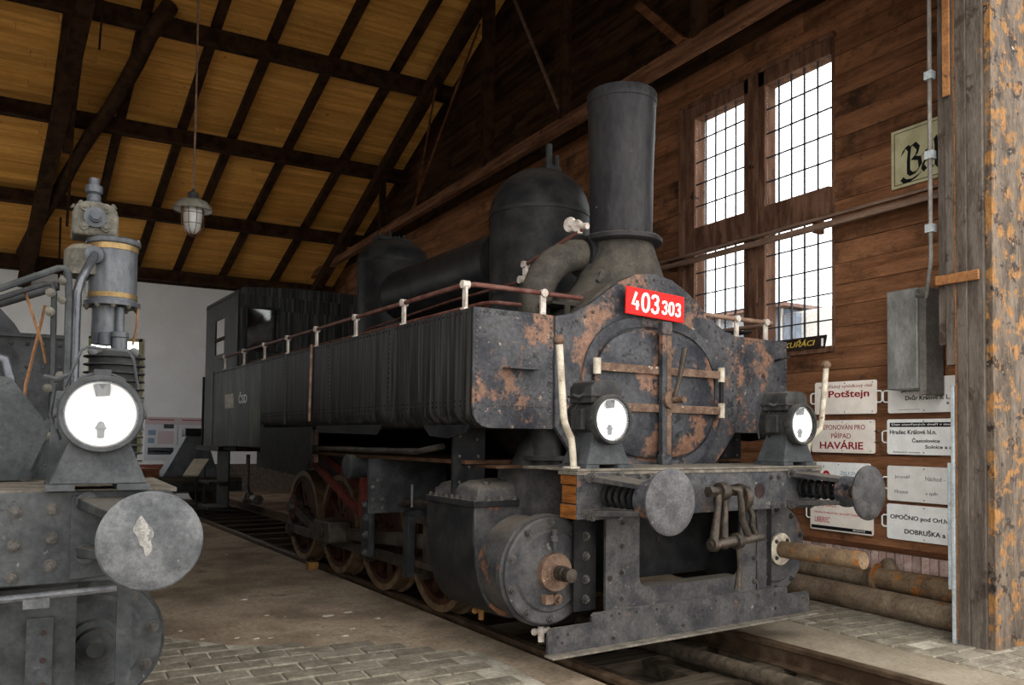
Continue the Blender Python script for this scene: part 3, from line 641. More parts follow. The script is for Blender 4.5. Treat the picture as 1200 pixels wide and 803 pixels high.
# side tanks
def tank(s):
    o = s*1.45; i = s*0.85
    pts = [(i, 2.18), (i, 1.45), (s*1.33, 1.45)]+[(s*1.33+s*0.12*math.sin(math.radians(a)), 1.57-0.12*math.cos(math.radians(a))) for a in (22, 45, 68, 90)]+[(o, 2.18)]
    t = P(MB().prism(pts, 'xz', 0.575, 4.9), 'side_tank', 'loco_side', bevel=0.006)
    P(MB().prism(pts, 'xz', 0.562, 0.576), 'end_panel', 'loco_rusty', t, bevel=0.003)
    b = P(MB().prism([(i, 2.18), (i, 1.26), (o, 1.26), (o, 2.18)], 'xz', 4.9, 7.02), 'bunker', 'loco_bunker', bevel=0.006)
    rv = MB()
    f = (0, -1, 0)
    for z0 in (1.54,): rrow(rv, (s*1.33, 0.562, z0+0.05), (s*0.88, 0.562, z0+0.05), 19, f, 0.008)
    rrow(rv, (s*1.425, 0.562, 1.62), (s*1.425, 0.562, 2.13), 17, f, 0.009); rrow(rv, (s*0.875, 0.562, 1.56), (s*0.875, 0.562, 2.13), 19, f, 0.009)
    rrow(rv, (s*1.40, 0.562, 2.155), (s*0.88, 0.562, 2.155), 16, f, 0.008)
    P(rv, 'rivets', 'bolt_iron', t, kind='stuff')
    rv = MB(); sd = (s, 0, 0)
    rrow(rv, (o, 0.65, 1.615), (o, 4.85, 1.615), 70, sd, 0.009); rrow(rv, (o, 0.65, 1.585), (o, 4.85, 1.585), 70, sd, 0.009); rrow(rv, (o, 0.65, 2.155), (o, 6.95, 2.155), 110, sd, 0.009)
    for yy in (1.75, 2.95, 4.15): rrow(rv, (o, yy, 1.64), (o, yy, 2.13), 15, sd, 0.009)
    P(rv, 'rivets', 'loco_frame', t, kind='stuff')
    if s < 0:
        P(MB().box(-1.24, -1.0, 0.47, 0.564, 1.815, 1.825), 'lamp_shelf', 'loco_front', t)
        for yy in (1.7, 2.9, 4.1): P(MB().box(o-0.004, o+0.004, yy-0.02, yy+0.02, 1.50, 2.17), 'seam_strip', 'loco_side', t)
        P(MB().tube([(-1.465, 3.35, 2.20), (-1.465, 3.37, 1.52)], 0.012, 8), 'gauge_rod', 'bar_timber', t)
        text('lettering', 'ČSD', 'paint_white_old', b, (-1.452, 5.76, 1.745), FACE_W, 0.34, 0.13, bold=0.02)
        P(MB().box(-1.456, -1.449, 5.98, 6.36, 1.70, 1.87), 'worn_plate', 'post_white', b)
        P(MB().box(-1.458, -1.448, 6.96, 7.02, 1.26, 2.18), 'corner_strip', 'loco_bunker', b)
    else:
        P(MB().tube([(1.30, 0.56, 2.02), (1.30, 0.50, 2.03), (1.36, 0.47, 2.045)], 0.010, 6), 'hook', 'loco_frame', t)
    # sag plates under the tank
    P(MB().prism([(0.62, 1.47), (1.25, 1.47), (1.15, 1.40), (0.9, 1.385), (0.68, 1.42)], 'yz', s*1.42-0.008, s*1.42+0.008), 'bracket_plate', 'loco_frame', t)
    P(MB().prism([(1.9, 1.48), (3.3, 1.48), (3.25, 1.42), (2.0, 1.405)], 'yz', s*1.42-0.008, s*1.42+0.008), 'bracket_plate', 'loco_frame', t)
    P(MB().prism([(3.38, 1.47), (4.9, 1.47), (4.9, 1.12), (4.8, 1.08), (3.5, 1.10), (3.38, 1.18)], 'yz', s*1.44-0.008, s*1.44+0.008), 'skirt_plate', 'loco_frame', t)
    P(MB().box(min(s*1.36, s*1.12), max(s*1.36, s*1.12), 0.95, 0.97, 1.02, 1.47), 'support_plate', 'loco_frame', t)
    rv = MB()
    for (xx, zz) in ((1.31, 1.40), (1.18, 1.38), (1.31, 1.27), (1.17, 1.27), (1.24, 1.2), (1.31, 1.1), (1.17, 1.1)): rv.rivet((s*xx, 0.95, zz), (0, -1, 0), 0.013)
    P(rv, 'rivets', 'bolt_iron', t, kind='stuff')
    return t
tank(-1); tank(1)

# smokebox and its front plate
top = [(0.85, 2.175), (0.72, 2.205), (0.58, 2.275), (0.46, 2.36), (0.33, 2.45), (0.17, 2.525), (0, 2.55)]
out = top+[(-a, b) for a, b in reversed(top[:-1])]+[(-0.85, 1.47), (-0.66, 1.22), (0.62, 1.22), (0.85, 1.47)]
SF = P(MB().prism(out, 'xz', 0.545, 0.575), 'smokebox_front', 'loco_rusty', bevel=0.004)
P(MB().lathe([(0.70, 0), (0.74, 0.02), (0.74, 1.0)], (0, 0.575, 1.80), (0, 1, 0), 40), 'smokebox', 'saddle_dust')
rv = MB()
for i in range(len(out)-5):
    a = Vector((out[i][0], 0, out[i][1])); b = Vector((out[i+1][0], 0, out[i+1][1])); n = max(1, int((b-a).length/0.075))
    for k in range(n):
        q = a.lerp(b, k/n); rv.rivet((q.x*0.945, 0.545, q.z-0.045), (0, -1, 0), 0.014)
for sx in (-1, 1): rrow(rv, (sx*0.80, 0.545, 1.5), (sx*0.80, 0.545, 2.1), 10, (0, -1, 0), 0.012)
def sell(a, b, e, n=48):
    r = []
    for k in range(n):
        t = 2*PI*k/n; c, s = math.cos(t), math.sin(t)
        r.append((math.copysign(abs(c)**(2/e), c)*a, math.copysign(abs(s)**(2/e), s)*b))
    return r
for (x, z) in sell(0.62, 0.50, 2.5, 34): rv.rivet((0.01+x, 0.538, 1.705+z), (0, -1, 0), 0.013)
P(rv, 'rivets', 'loco_grey', SF, kind='stuff')
ring = MB(); pa = sell(0.655, 0.53, 2.5); pb = sell(0.585, 0.465, 2.5); n = len(pa)
vs = [(x+0.01, y, z+1.705) for y, pp_ in ((0.528, pa), (0.528, pb), (0.55, pa), (0.55, pb)) for x, z in pp_]
ring.add(vs, [f for k in range(n) for f in ((k, (k+1) % n, n+(k+1) % n, n+k), (k, 2*n+k, 2*n+(k+1) % n, (k+1) % n), (n+k, n+(k+1) % n, 3*n+(k+1) % n, 3*n+k))])
P(ring, 'door_ring', 'loco_front', SF)
DO = P(MB(), 'smokebox_door', 'loco_rusty') if False else None
m = MB(); pts = sell(0.56, 0.44, 2.6); n = len(pts); vs = []; lv = ((1.0, 0.545), (1.0, 0.515), (0.965, 0.503), (0.6, 0.492), (0.25, 0.486))
for k_, yy in lv: vs += [(0.01+x*k_, yy, 1.705+z*k_) for x, z in pts]
fs = [(i*n+k, i*n+(k+1) % n, (i+1)*n+(k+1) % n, (i+1)*n+k) for i in range(len(lv)-1) for k in range(n)]+[tuple(range(4*n, 5*n))]
DO = P(m.add(vs, fs), 'smokebox_door', 'loco_front')
for z in (1.865, 1.605):
    P(MB().box(-0.56, 0.585, 0.462, 0.49, z-0.028, z+0.028), 'hinge_strap', 'strap_rust', DO, bevel=0.004)
    for xx in (-0.565, 0.60): P(MB().cyl((xx, 0.475, z-0.05), (xx, 0.475, z+0.055), 0.026, n=12), 'hinge_knuckle', 'rail_white', DO)
P(MB().cyl((0.60, 0.475, 1.66), (0.60, 0.475, 1.82), 0.016, n=10), 'hinge_pin', 'loco_frame', DO)
P(MB().box(-0.03, 0.012, 0.425, 0.465, 1.24, 2.19).box(-0.035, 0.055, 0.42, 0.475, 2.11, 2.20).box(-0.035, 0.055, 0.42, 0.475, 1.22, 1.29), 'cross_bar', 'loco_front', DO, bevel=0.006)
P(MB().box(0.016, 0.060, 0.43, 0.465, 1.26, 2.15), 'cross_bar', 'strap_rust', DO, bevel=0.005)
P(MB().cyl((0.03, 0.40, 1.665), (0.03, 0.435, 1.665), 0.06, n=20).cyl((0.05, 0.30, 1.665), (0.05, 0.40, 1.665), 0.024, n=12), 'lock_boss', 'strap_rust', DO)
P(MB().tube([(0.04, 0.385, 1.68), (0.07, 0.37, 1.80), (0.115, 0.36, 2.02)], 0.014, 8, radii=[0.013, 0.016, 0.02]), 'lock_handle', 'coupling_iron', DO)
rv = MB(); rv.bolt((-0.36, 0.50, 1.50), (0, -1, 0), 0.022); P(rv, 'bolt', 'bolt_iron', DO)

# number plate
NP = P(MB().box(-0.27, 0.27, -0.006, 0.006, -0.093, 0.093), 'number_plate', 'plate_red', bevel=0.004, label='red enamel number plate reading 403 303')
NP.location = (-0.045, 0.485, 2.318); NP.rotation_euler = (0, math.radians(2.4), 0)
def digit(ch, w, h):
    if ch == '0': return [[(w/2+w/2*math.sin(t), h/2-(h/2-w*0.5)*(1 if math.cos(t) > 0 else -1)*0-h/2*math.copysign(abs(math.cos(t))**0.75, math.cos(t))) for t in [2*PI*i/20 for i in range(21)]]]
    if ch == '4': return [[(w*0.55, h), (0.0, h*0.30), (w, h*0.30)], [(w*0.72, h*0.52), (w*0.72, 0)]]
    if ch == '3': return [[(w*0.02, h*0.80), (w*0.15, h*0.95), (w*0.5, h), (w*0.85, h*0.94), (w*0.95, h*0.78), (w*0.85, h*0.61), (w*0.45, h*0.54)],
                          [(w*0.45, h*0.54), (w*0.88, h*0.46), (w, h*0.27), (w*0.88, h*0.07), (w*0.5, 0), (w*0.12, h*0.06), (0, h*0.22)]]
def number(s, x, z, w, h, gap, st):
    for ch in s:
        strokes('digit', digit(ch, w, h), 'paint_white', NP, (x, -0.006, z), FACE_F, st, depth=0.004); x += w+gap
number('403', -0.215, -0.058, 0.058, 0.118, 0.030, 0.020); number('303', 0.060, -0.052, 0.040, 0.085, 0.024, 0.016)
mb = MB()
for xx in (0.0, 0.012): mb.bolt((xx-0.003, -0.006, 0.08), (0, -1, 0), 0.004)
P(mb, 'screw', 'bolt_iron', NP)

# chimney, saddle, domes, steam pipes
CH = P(MB().lathe([(0.228, 0), (0.230, 0.04), (0.233, 0.45), (0.243, 0.75), (0.252, 0.99), (0.258, 0.995), (0.258, 1.065), (0.252, 1.075), (0.238, 1.075), (0.23, 0.9), (0.21, 0.0)], (0, 0.9, 2.86), (0, 0, 1), 48, caps=False), 'chimney', 'chimney_iron')
P(MB().ring([(0.22, 0), (0.285, 0), (0.302, 0.012), (0.302, 0.04), (0.29, 0.05), (0.245, 0.06), (0.22, 0.065)], (0, 0.9, 2.81), (0, 0, 1), 48), 'flange', 'chimney_iron', CH)
rv = MB()
for k in range(20): rv.rivet((0.272*math.cos(k*PI/10), 0.9+0.272*math.sin(k*PI/10), 2.865), (0, 0, 1), 0.012)
for k in range(40): rv.rivet((0.257*math.cos(k*PI/20), 0.9+0.257*math.sin(k*PI/20), 3.89), (math.cos(k*PI/20), math.sin(k*PI/20), 0), 0.006)
P(rv, 'rivets', 'chimney_iron', CH, kind='stuff')
sd = MB(); n = 48; lv = ((0.235, 2.815, 0.235), (0.25, 2.76, 0.25), (0.30, 2.64, 0.28), (0.36, 2.52, 0.30), (0.44, 2.42, 0.31), (0.56, 2.30, 0.32), (0.66, 2.14, 0.33))
vs = []
for rx, z, ry in lv:
    for k in range(n): t = 2*PI*k/n; vs.append((rx*math.cos(t), 0.9+ry*math.sin(t), z))
sd.add(vs, [(i*n+k, i*n+(k+1) % n, (i+1)*n+(k+1) % n, (i+1)*n+k) for i in range(len(lv)-1) for k in range(n)])
P(sd, 'chimney_saddle', 'saddle_dust')
P(MB().tube([(-0.44, 0.58, 2.50), (-0.47, 0.56, 2.47), (-0.5, 0.56, 2.44)], 0.018, 8).lathe([(0.03, 0), (0.03, 0.02)], (-0.44, 0.6, 2.5), (0.3, -1, 0), 10), 'lifting_eye', 'saddle_dust')
def dome(name, y, r, ztop, zsh, zb):
    pr = [(r, zb), (r, zsh)]+[(r*math.cos(math.radians(a)), zsh+(ztop-zsh)*math.sin(math.radians(a))) for a in (10, 20, 30, 40, 50, 60, 70, 80)]+[(0.0, ztop)]
    d = P(MB().lathe([(a, b-zb) for a, b in pr], (0, y, zb), (0, 0, 1), 48), name, 'loco_black')
    rv = MB(); q = int(r*64)
    for k in range(q): t = 2*PI*k/q; rv.rivet((r*math.cos(t), y+r*math.sin(t), zsh-0.02), (math.cos(t), math.sin(t), 0), 0.009)
    P(rv, 'rivets', 'loco_black', d, kind='stuff')
    P(MB().ring([(r, 0), (r+0.006, 0), (r+0.006, 0.03), (r, 0.03)], (0, y, zsh-0.035), (0, 0, 1), 48), 'seam_band', 'loco_black', d)
    return d
d1 = dome('steam_dome', 1.94, 0.422, 3.66, 3.27, 2.25)
P(MB().cyl((0.06, 1.9, 3.66), (0.06, 1.9, 3.88), 0.028, n=12).cyl((0.14, 1.9, 3.66), (0.14, 1.9, 3.80), 0.022, n=12).box(0.02, 0.17, 1.87, 1.93, 3.66, 3.70), 'whistle', 'engine_dark', d1)
d2 = dome('safety_valve_dome', 4.84, 0.407, 3.64, 3.37, 2.25)
mb = MB()
for k, (xx, yy) in enumerate(((-0.18, 4.85), (-0.06, 4.8), (0.07, 4.85), (0.16, 4.9), (-0.1, 5.0), (0.1, 5.0))): mb.cyl((xx, yy, 3.55), (xx, yy, 3.70+0.03*(k % 2)), 0.025, 0.015, n=8)
mb.box(-0.2, 0.2, 4.78, 4.98, 3.62, 3.66); P(mb, 'safety_valves', 'engine_dark', d2)
P(MB().lathe([(0.0, 0), (0.14, 0.01), (0.24, 0.06), (0.29, 0.15), (0.30, 0.25), (0.30, 2.3)], (0, 4.72, 2.94), (0, -1, 0), 36), 'steam_collector', 'loco_black')
P(MB().cyl((0, 1.45, 1.85), (0, 6.5, 1.85), 0.66, n=40), 'boiler', 'loco_black')
sp = []
for i in range(13):
    t = math.radians(180-90*i/12); sp.append((-0.28+0.42*math.cos(t), 1.0, 2.27+0.45*math.sin(t)))
P(MB().tube([(-0.70, 1.0, 1.9)]+sp+[(-0.12, 1.0, 2.72)], 0.115, 20), 'steam_pipe', 'saddle_dust')
P(MB().cyl((-0.30, 1.0, 2.715), (-0.16, 1.0, 2.72), 0.15, n=24), 'pipe_collar', 'loco_black')
# blower rod with its white crank and the regulator fitting
RL = P(MB().tube([(-0.5, 0.72, 2.822), (-0.5, 1.41, 2.70)], 0.014, 8), 'blower_rod', 'rail_red')
P(MB().tube([(-0.5, 1.41, 2.58), (-0.5, 2.6, 2.58), (-0.5, 4.4, 2.52)], 0.012, 8), 'long_rod', 'rail_red', RL)
P(MB().box(-0.512, -0.488, 1.385, 1.435, 2.585, 2.715).cyl((-0.56, 1.41, 2.58), (-0.44, 1.41, 2.58), 0.03, n=10).cyl((-0.53, 1.41, 2.70), (-0.47, 1.41, 2.70), 0.026, n=10), 'crank', 'post_white', RL, bevel=0.003)
P(MB().tube([(-0.5, 1.36, 2.60), (-0.47, 1.30, 2.52)], 0.018, 8).tube([(-0.5, 1.46, 2.60), (-0.5, 1.52, 2.57)], 0.018, 8), 'clevis', 'coupling_iron', RL)
mb = MB(); mb.lathe([(0.0, -.02), (0.05, -.015), (0.055, 0), (0.05, .015), (0, .02)], (-0.5, 0.86, 2.885), (1, 0.2, 0.1), 14); mb.lathe([(0.0, -.02), (0.04, -.015), (0.045, 0), (0.04, .015), (0, .02)], (-0.5, 0.78, 2.86), (1, 0.2, 0.1), 14)
mb.tube([(-0.5, 0.88, 2.885), (-0.5, 0.74, 2.85), (-0.49, 0.68, 2.84)], 0.022, 8).cyl((-0.5, 0.75, 2.80), (-0.5, 0.75, 2.88), 0.018, n=8)
P(mb, 'valve_fitting', 'post_white', RL)

# handrails round the tank tops
ra = P(MB().tube([(-1.43, 6.75, 2.335), (-1.43, 0.78, 2.335), (-1.42, 0.71, 2.335), (-1.38, 0.67, 2.335), (-1.30, 0.66, 2.335), (-0.55, 0.66, 2.335)], 0.016, 10), 'tank_handrail', 'rail_red')
P(MB().tube([(-1.18, 6.4, 2.27), (-1.18, 0.9, 2.27), (-1.12, 0.82, 2.27), (-0.95, 0.80, 2.27)], 0.013, 8), 'hand_rod', 'rail_red', ra)
pm_ = MB().box(-0.008, 0.008, -0.020, 0.020, 0, 0.15).lathe([(0.026, 0), (0.026, 0.05)], (-0.025, 0, 0.157), (1, 0, 0), 12).box(-0.02, 0.012, -0.024, 0.024, 0, 0.012).mesh('rail_post')
for yy in (0.70, 1.56, 2.43, 3.32, 4.12, 4.88, 5.66, 6.5): o = obj('rail_post', pm_, 'post_white', ra); o.location = (-1.43, yy, 2.178)
o = obj('rail_post', pm_, 'post_white', ra); o.location = (-0.87, 0.66, 2.178); o.rotation_euler = (0, 0, PI/2)
rb = P(MB().tube([(1.43, 6.75, 2.335), (1.43, 0.78, 2.335), (1.42, 0.71, 2.335), (1.38, 0.66, 2.335), (0.62, 0.66, 2.335)], 0.018, 10), 'tank_handrail', 'bar_timber')
P(MB().tube([(0.72, 0.80, 2.235), (1.30, 0.80, 2.27), (1.32, 3.0, 2.27)], 0.012, 8), 'hand_rod', 'loco_frame', rb)
for (xx, yy) in ((0.97, 0.66), (1.31, 0.66), (1.43, 1.56), (1.43, 2.43), (1.43, 3.3)): o = obj('rail_post', pm_, 'post_white', rb); o.location = (xx, yy, 2.178); o.rotation_euler = (0, 0, PI/2 if yy < 1 else 0)
P(MB().box(-0.75, -0.48, 0.72, 1.0, 2.29, 2.31).box(-0.64, -0.60, 0.72, 0.74, 2.16, 2.29), 'step_bracket', 'saddle_dust')

# cab
CB_ = P(MB().box(-1.3, 1.3, 6.45, 8.1, 1.2, 1.26), 'cab', 'loco_bunker')
def cw(x0, x1, y0, y1, z0, z1, nm='cab_panel', mat='loco_side'): return P(MB().box(x0, x1, y0, y1, z0, z1), nm, mat, CB_)
for s in (-1, 1):
    a, b = sorted((s*1.3, s*1.28))
    cw(a, b, 6.45, 8.1, 1.26, 2.44); cw(a, b, 6.45, 7.1, 2.44, 2.9); cw(a, b, 7.58, 8.1, 2.44, 2.9); cw(a, b, 6.45, 8.1, 2.9, 3.17)
    cw(a-0.004, b+0.004, 7.06, 7.62, 2.62, 2.66, 'window_bar', 'timber_dark')
for (x0, x1) in ((-1.3, -1.19), (-0.82, 0.82), (1.19, 1.3)): cw(x0, x1, 6.45, 6.47, 2.44, 2.95)
cw(-1.3, 1.3, 6.45, 6.47, 1.9, 2.44); cw(-1.3, 1.3, 6.45, 6.47, 2.95, 3.17)
for s in (-1, 1):
    x0, x1 = sorted((s*1.22, s*0.79))
    for q in ((x0, x0+0.03, 2.41, 2.98), (x1-0.03, x1, 2.41, 2.98), (x0, x1, 2.41, 2.44), (x0, x1, 2.95, 2.98)): cw(q[0], q[1], 6.435, 6.45, q[2], q[3], 'window_frame', 'loco_frame')
    P(MB().box(x0+0.03, x1-0.03, 6.456, 6.462, 2.44, 2.95), 'cab_window', 'pane_glass', CB_)
cw(-1.3, -0.5, 8.08, 8.1, 1.26, 2.1); cw(0.5, 1.3, 8.08, 8.1, 1.26, 2.1); cw(-0.92, 0.6, 8.08, 8.1, 1.26, 3.17, mat='motion_red'); cw(-1.3, -1.25, 8.08, 8.1, 2.1, 3.17); cw(1.2, 1.3, 8.08, 8.1, 2.1, 3.17)
rf = [(-1.305, 3.12), (-1.29, 3.17), (-1.25, 3.20)]+[(x, 3.20+0.06*(1-(x/1.3)**2)) for x in (-1.0, -0.6, -0.2, 0.2, 0.6, 1.0)]+[(1.25, 3.20), (1.29, 3.17), (1.305, 3.12)]
P(MB().prism(rf, 'xz', 6.44, 8.12), 'cab_roof', 'loco_side', CB_)
P(MB().box(-1.36, 1.36, 7.02, 8.3, 1.18, 1.24).box(-1.40, -1.15, 7.3, 7.9, 0.75, 0.78).box(-1.40, -1.15, 7.3, 7.9, 0.42, 0.45).box(-1.16, -1.14, 7.3, 7.9, 0.42, 1.2), 'footplate_steps', 'loco_frame', CB_)
P(MB().tube([(-1.44, 7.55, 1.25), (-1.44, 7.55, 2.15)], 0.016, 8), 'grab_rail', 'loco_frame', CB_)

# frames, front buffer beam and everything hung on it
for s in (-1, 1): P(MB().prism([(0.2, 0.42), (5.9, 0.42), (6.1, 0.9), (8.0, 0.95), (8.0, 1.22), (0.2, 1.22)], 'yz', s*0.58-0.015, s*0.58+0.015), 'frame_plate', 'loco_frame')
P(MB().box(-0.58, 0.58, 0.55, 0.57, 0.45, 1.2), 'cross_stay', 'loco_frame')
P(MB().box(-1.3, 1.3, 0.9, 8.0, 1.22, 1.245), 'running_board', 'timber_dark')
BB = P(MB().box(-1.09, 1.09, 0.0, 0.014, 0.935, 1.205), 'buffer_beam', 'loco_beam', bevel=0.003)
for z0, z1, q in ((0.935, 1.015, 0.0), (1.02, 1.125, 0.012), (1.13, 1.205, 0.0)):
    P(MB().box(-1.088+q, 1.088-q, 0.015, 0.165, z0, z1), 'timber', 'beam_wood', BB, bevel=0.005)
P(MB().box(-1.10, 1.10, -0.012, 0.54, 1.207, 1.222), 'top_plank', 'dusty_top', BB, bevel=0.003)
P(MB().box(-1.10, 1.10, -0.008, 0.17, 1.185, 1.206), 'edge_plank', 'dusty_top', BB, bevel=0.003)
P(MB().box(-1.28, -1.05, 0.56, 0.80, 1.205, 1.22), 'running_plate', 'timber_dark', BB)
P(MB().lathe([(0.05, 0), (0.05, 0.002)], (0.445, -0.002, 1.06), (0, -1, 0), 20), 'beam_hole', 'sign_dark', BB)
bt = MB().bolt((0, 0, 0), (0, -1, 0), 0.016).mesh('bolt')
for (x, z) in ((-1.04, 1.165), (-1.04, 0.975), (-0.62, 1.17), (-0.55, 1.175), (0.56, 1.15), (0.64, 1.15), (1.04, 1.165), (1.04, 0.975), (0.57, 0.955), (0.68, 0.955), (-0.55, 0.965), (-0.30, 1.165)):
    o = obj('bolt', bt, 'bolt_iron', BB); o.location = (x, 0, z)
def buffer(x, convex):
    b = empty_part('buffer', LOCO, (x, 0, 1.065)); q = lambda m, nm, mat, **k: m.build(nm, mat, b, **k)
    for s in (-1, 1):
        m = MB(); m.hexa([(-0.13, -0.002, s*0.10-0.016), (0.11, -0.002, s*0.10-0.016), (0.085, -0.36, s*0.072-0.014), (-0.085, -0.36, s*0.072-0.014), (-0.13, -0.002, s*0.10+0.016), (0.11, -0.002, s*0.10+0.016), (0.085, -0.36, s*0.072+0.014), (-0.085, -0.36, s*0.072+0.014)])
        m.box(-0.15, 0.12, -0.014, 0.0, s*0.105-0.03, s*0.105+0.03); q(m, 'strap', 'loco_grey', bevel=0.004)
        for xx in (-0.115, 0.085): o = MB().bolt((xx, -0.014, s*0.112), (0, -1, 0), 0.022).build('bolt', 'bolt_iron', b)
    m = MB().cyl((0, 0, 0), (0, -0.36, 0), 0.034, n=16)
    for k in range(6): m.ring([(0.052+0.014*math.cos(t), 0.014*math.sin(t)) for t in [2*PI*i/8 for i in range(8)]], (0, -0.03-k*0.055, 0), (0, 1, 0), 20)
    q(m, 'spring', 'loco_frame')
    q(MB().lathe([(0.10, 0), (0.105, 0.02), (0.10, 0.06), (0.06, 0.07)], (0, -0.33, 0), (0, -1, 0), 24), 'collar', 'loco_front')
    q(MB().cyl((0, -0.38, 0), (0, -0.49, 0), 0.045, n=20), 'shank', 'coupling_iron')
    cv = 0.018 if convex else 0.006
    q(MB().lathe([(0.05, 0), (0.165, 0.018), (0.176, 0.024), (0.177, 0.034), (0.170, 0.040), (0.12, 0.040+cv*0.5), (0.06, 0.040+cv*0.85), (0.0, 0.040+cv)], (0, -0.485, 0), (0, -1, 0), 48), 'buffer_plate', 'buffer_dark' if convex else 'buffer_steel')
buffer(-0.875, False); buffer(0.875, True)
# draw hook with folded screw coupling
HK = P(MB().prism([(0, 1.10), (-0.10, 1.12), (-0.17, 1.10), (-0.20, 1.05), (-0.19, 0.99), (-0.15, 0.95), (-0.11, 0.96), (-0.13, 1.0), (-0.12, 1.04), (-0.06, 1.05), (0, 1.03)], 'yz', 0.115, 0.165), 'draw_hook', 'coupling_iron', bevel=0.012)
P(MB().lathe([(0.055, -0.03), (0.06, 0), (0.055, 0.03)], (-0.05, -0.12, 1.075), (1, 0, 0), 16).cyl((-0.13, -0.12, 1.075), (0.13, -0.12, 1.075), 0.03, n=14).lathe([(0.036, 0), (0.036, 0.04)], (-0.13, -0.12, 1.075), (-1, 0, 0), 6), 'hook_pin', 'coupling_iron', HK)
def link(x0, x1, y0, y1, z0, z1):
    return MB().tube([(x0, y0, z0), ((x0*2+x1)/3, (y0*2+y1)/3-0.01, (z0*2+z1)/3), (x1, y1, z1)], 0.024, 10, radii=[0.03, 0.021, 0.03]).lathe([(0.042, -0.02), (0.042, 0.02)], (x1, y1, z1), (1, 0, 0), 14)
P(link(-0.085, -0.155, -0.12, -0.15, 1.06, 0.755), 'link', 'coupling_iron', HK)
P(link(-0.01, -0.045, -0.10, -0.13, 1.05, 0.76), 'link', 'coupling_iron', HK)
P(MB().tube([(0.02, -0.13, 1.09), (0.055, -0.17, 1.08), (0.06, -0.18, 1.0), (0.075, -0.17, 0.9), (0.13, -0.16, 0.82), (0.15, -0.15, 0.775)], 0.022, 10), 'shackle', 'coupling_iron', HK)
P(MB().tube([(0.17, -0.13, 1.0), (0.20, -0.15, 0.92), (0.19, -0.15, 0.86), (0.235, -0.15, 0.775)], 0.018, 10), 'shackle', 'coupling_iron', HK)
P(MB().tube([(-0.19, -0.15, 0.752), (0.02, -0.15, 0.765), (0.29, -0.15, 0.778)], 0.026, 12, radii=[0.022, 0.034, 0.024]).lathe([(0.05, 0), (0.05, 0.05)], (0.03, -0.15, 0.765), (1, 0.05, 0.05), 14), 'screw', 'coupling_iron', HK)
P(MB().tube([(0.06, -0.16, 0.75), (0.06, -0.16, 0.68), (0.06, -0.165, 0.60), (0.045, -0.165, 0.47)], 0.016, 8, radii=[0.024, 0.014, 0.014, 0.024]), 'screw_handle', 'coupling_iron', HK)

# front lower plate, opening and bottom angle strip
def rr_(x0, x1, z0, z1, r):
    return [(x0, z1)]+[(x0+r-r*math.cos(math.radians(a)), z0+r-r*math.sin(math.radians(a))) for a in (0, 30, 60, 90)]+[(x1-r+r*math.sin(math.radians(a)), z0+r-r*math.cos(math.radians(a))) for a in (0, 30, 60, 90)]+[(x1, z1)]
U = rr_(-0.46, 0.46, 0.47, 0.94, 0.07)
GP = P(MB().prism([(-0.73, 0.94), (-0.73, 0.34), (0.73, 0.34), (0.73, 0.94)]+list(reversed(U)), 'xz', 0.175, 0.195), 'guard_plate', 'loco_grey')
P(MB().box(-0.46, 0.46, 0.195, 0.30, 0.455, 0.47), 'ledge', 'loco_grey', GP)
P(MB().box(0.62, 0.635, 0.165, 0.176, 0.34, 0.93), 'edge_rib', 'loco_grey', GP)
for s in (-1, 1):
    for z in (0.42, 0.58, 0.74, 0.88): o = obj('bolt', bt, 'bolt_iron', GP); o.location = (s*0.60, 0.175, z)
for (x, z) in ((-0.70, 0.55), (0.05, 0.70)): P(MB().lathe([(0.018, 0), (0.018, 0.002)], (x, 0.173 if z < 0.6 else 0.545, z), (0, -1, 0), 10), 'hole', 'sign_dark', GP)
for s in (-1, 1): P(MB().box(s*0.815-0.085, s*0.815+0.085, 0.27, 0.29, 0.35, 0.935), 'side_plate', 'loco_frame', GP)
for s in (-1, 1):
    for z in (0.42, 0.54, 0.68, 0.80): o = obj('bolt', bt, 'bolt_iron', GP); o.location = (s*0.81, 0.27, z); o.scale = (1.3, 1.3, 1.3)
ST = P(MB().prism([(-1.173, 0.155), (1.173, 0.155), (1.173, 0.285), (1.15, 0.305), (0.93, 0.305), (0.93, 0.345), (0.91, 0.36), (-0.83, 0.36), (-0.85, 0.345), (-0.85, 0.305), (-1.15, 0.305), (-1.173, 0.285)], 'xz', 0.155, 0.172), 'angle_strip', 'loco_grey')
P(MB().box(-1.185, 1.185, 0.085, 0.172, 0.143, 0.157), 'angle_foot', 'dusty_top', ST, bevel=0.004)
for (x, z) in ((-1.10, 0.25), (-1.03, 0.26), (-1.07, 0.215), (-0.70, 0.33), (-0.64, 0.335), (-0.5, 0.33), (-0.33, 0.33), (-0.2, 0.33), (0.0, 0.30), (0.0, 0.25), (0.08, 0.28), (0.08, 0.24), (0.2, 0.33), (0.4, 0.33), (1.1, 0.26)):
    P(MB().lathe([(0.0085, 0), (0.0085, 0.0015)], (x, 0.1545, z), (0, -1, 0), 8), 'hole', 'sign_dark', ST)
for (x, z) in ((-0.68, 0.20), (-0.1, 0.21), (0.62, 0.325), (0.8, 0.32), (0.8, 0.22)): o = obj('bolt', bt, 'bolt_iron', ST); o.location = (x, 0.155, z); o.scale = (0.8, 0.8, 0.8)

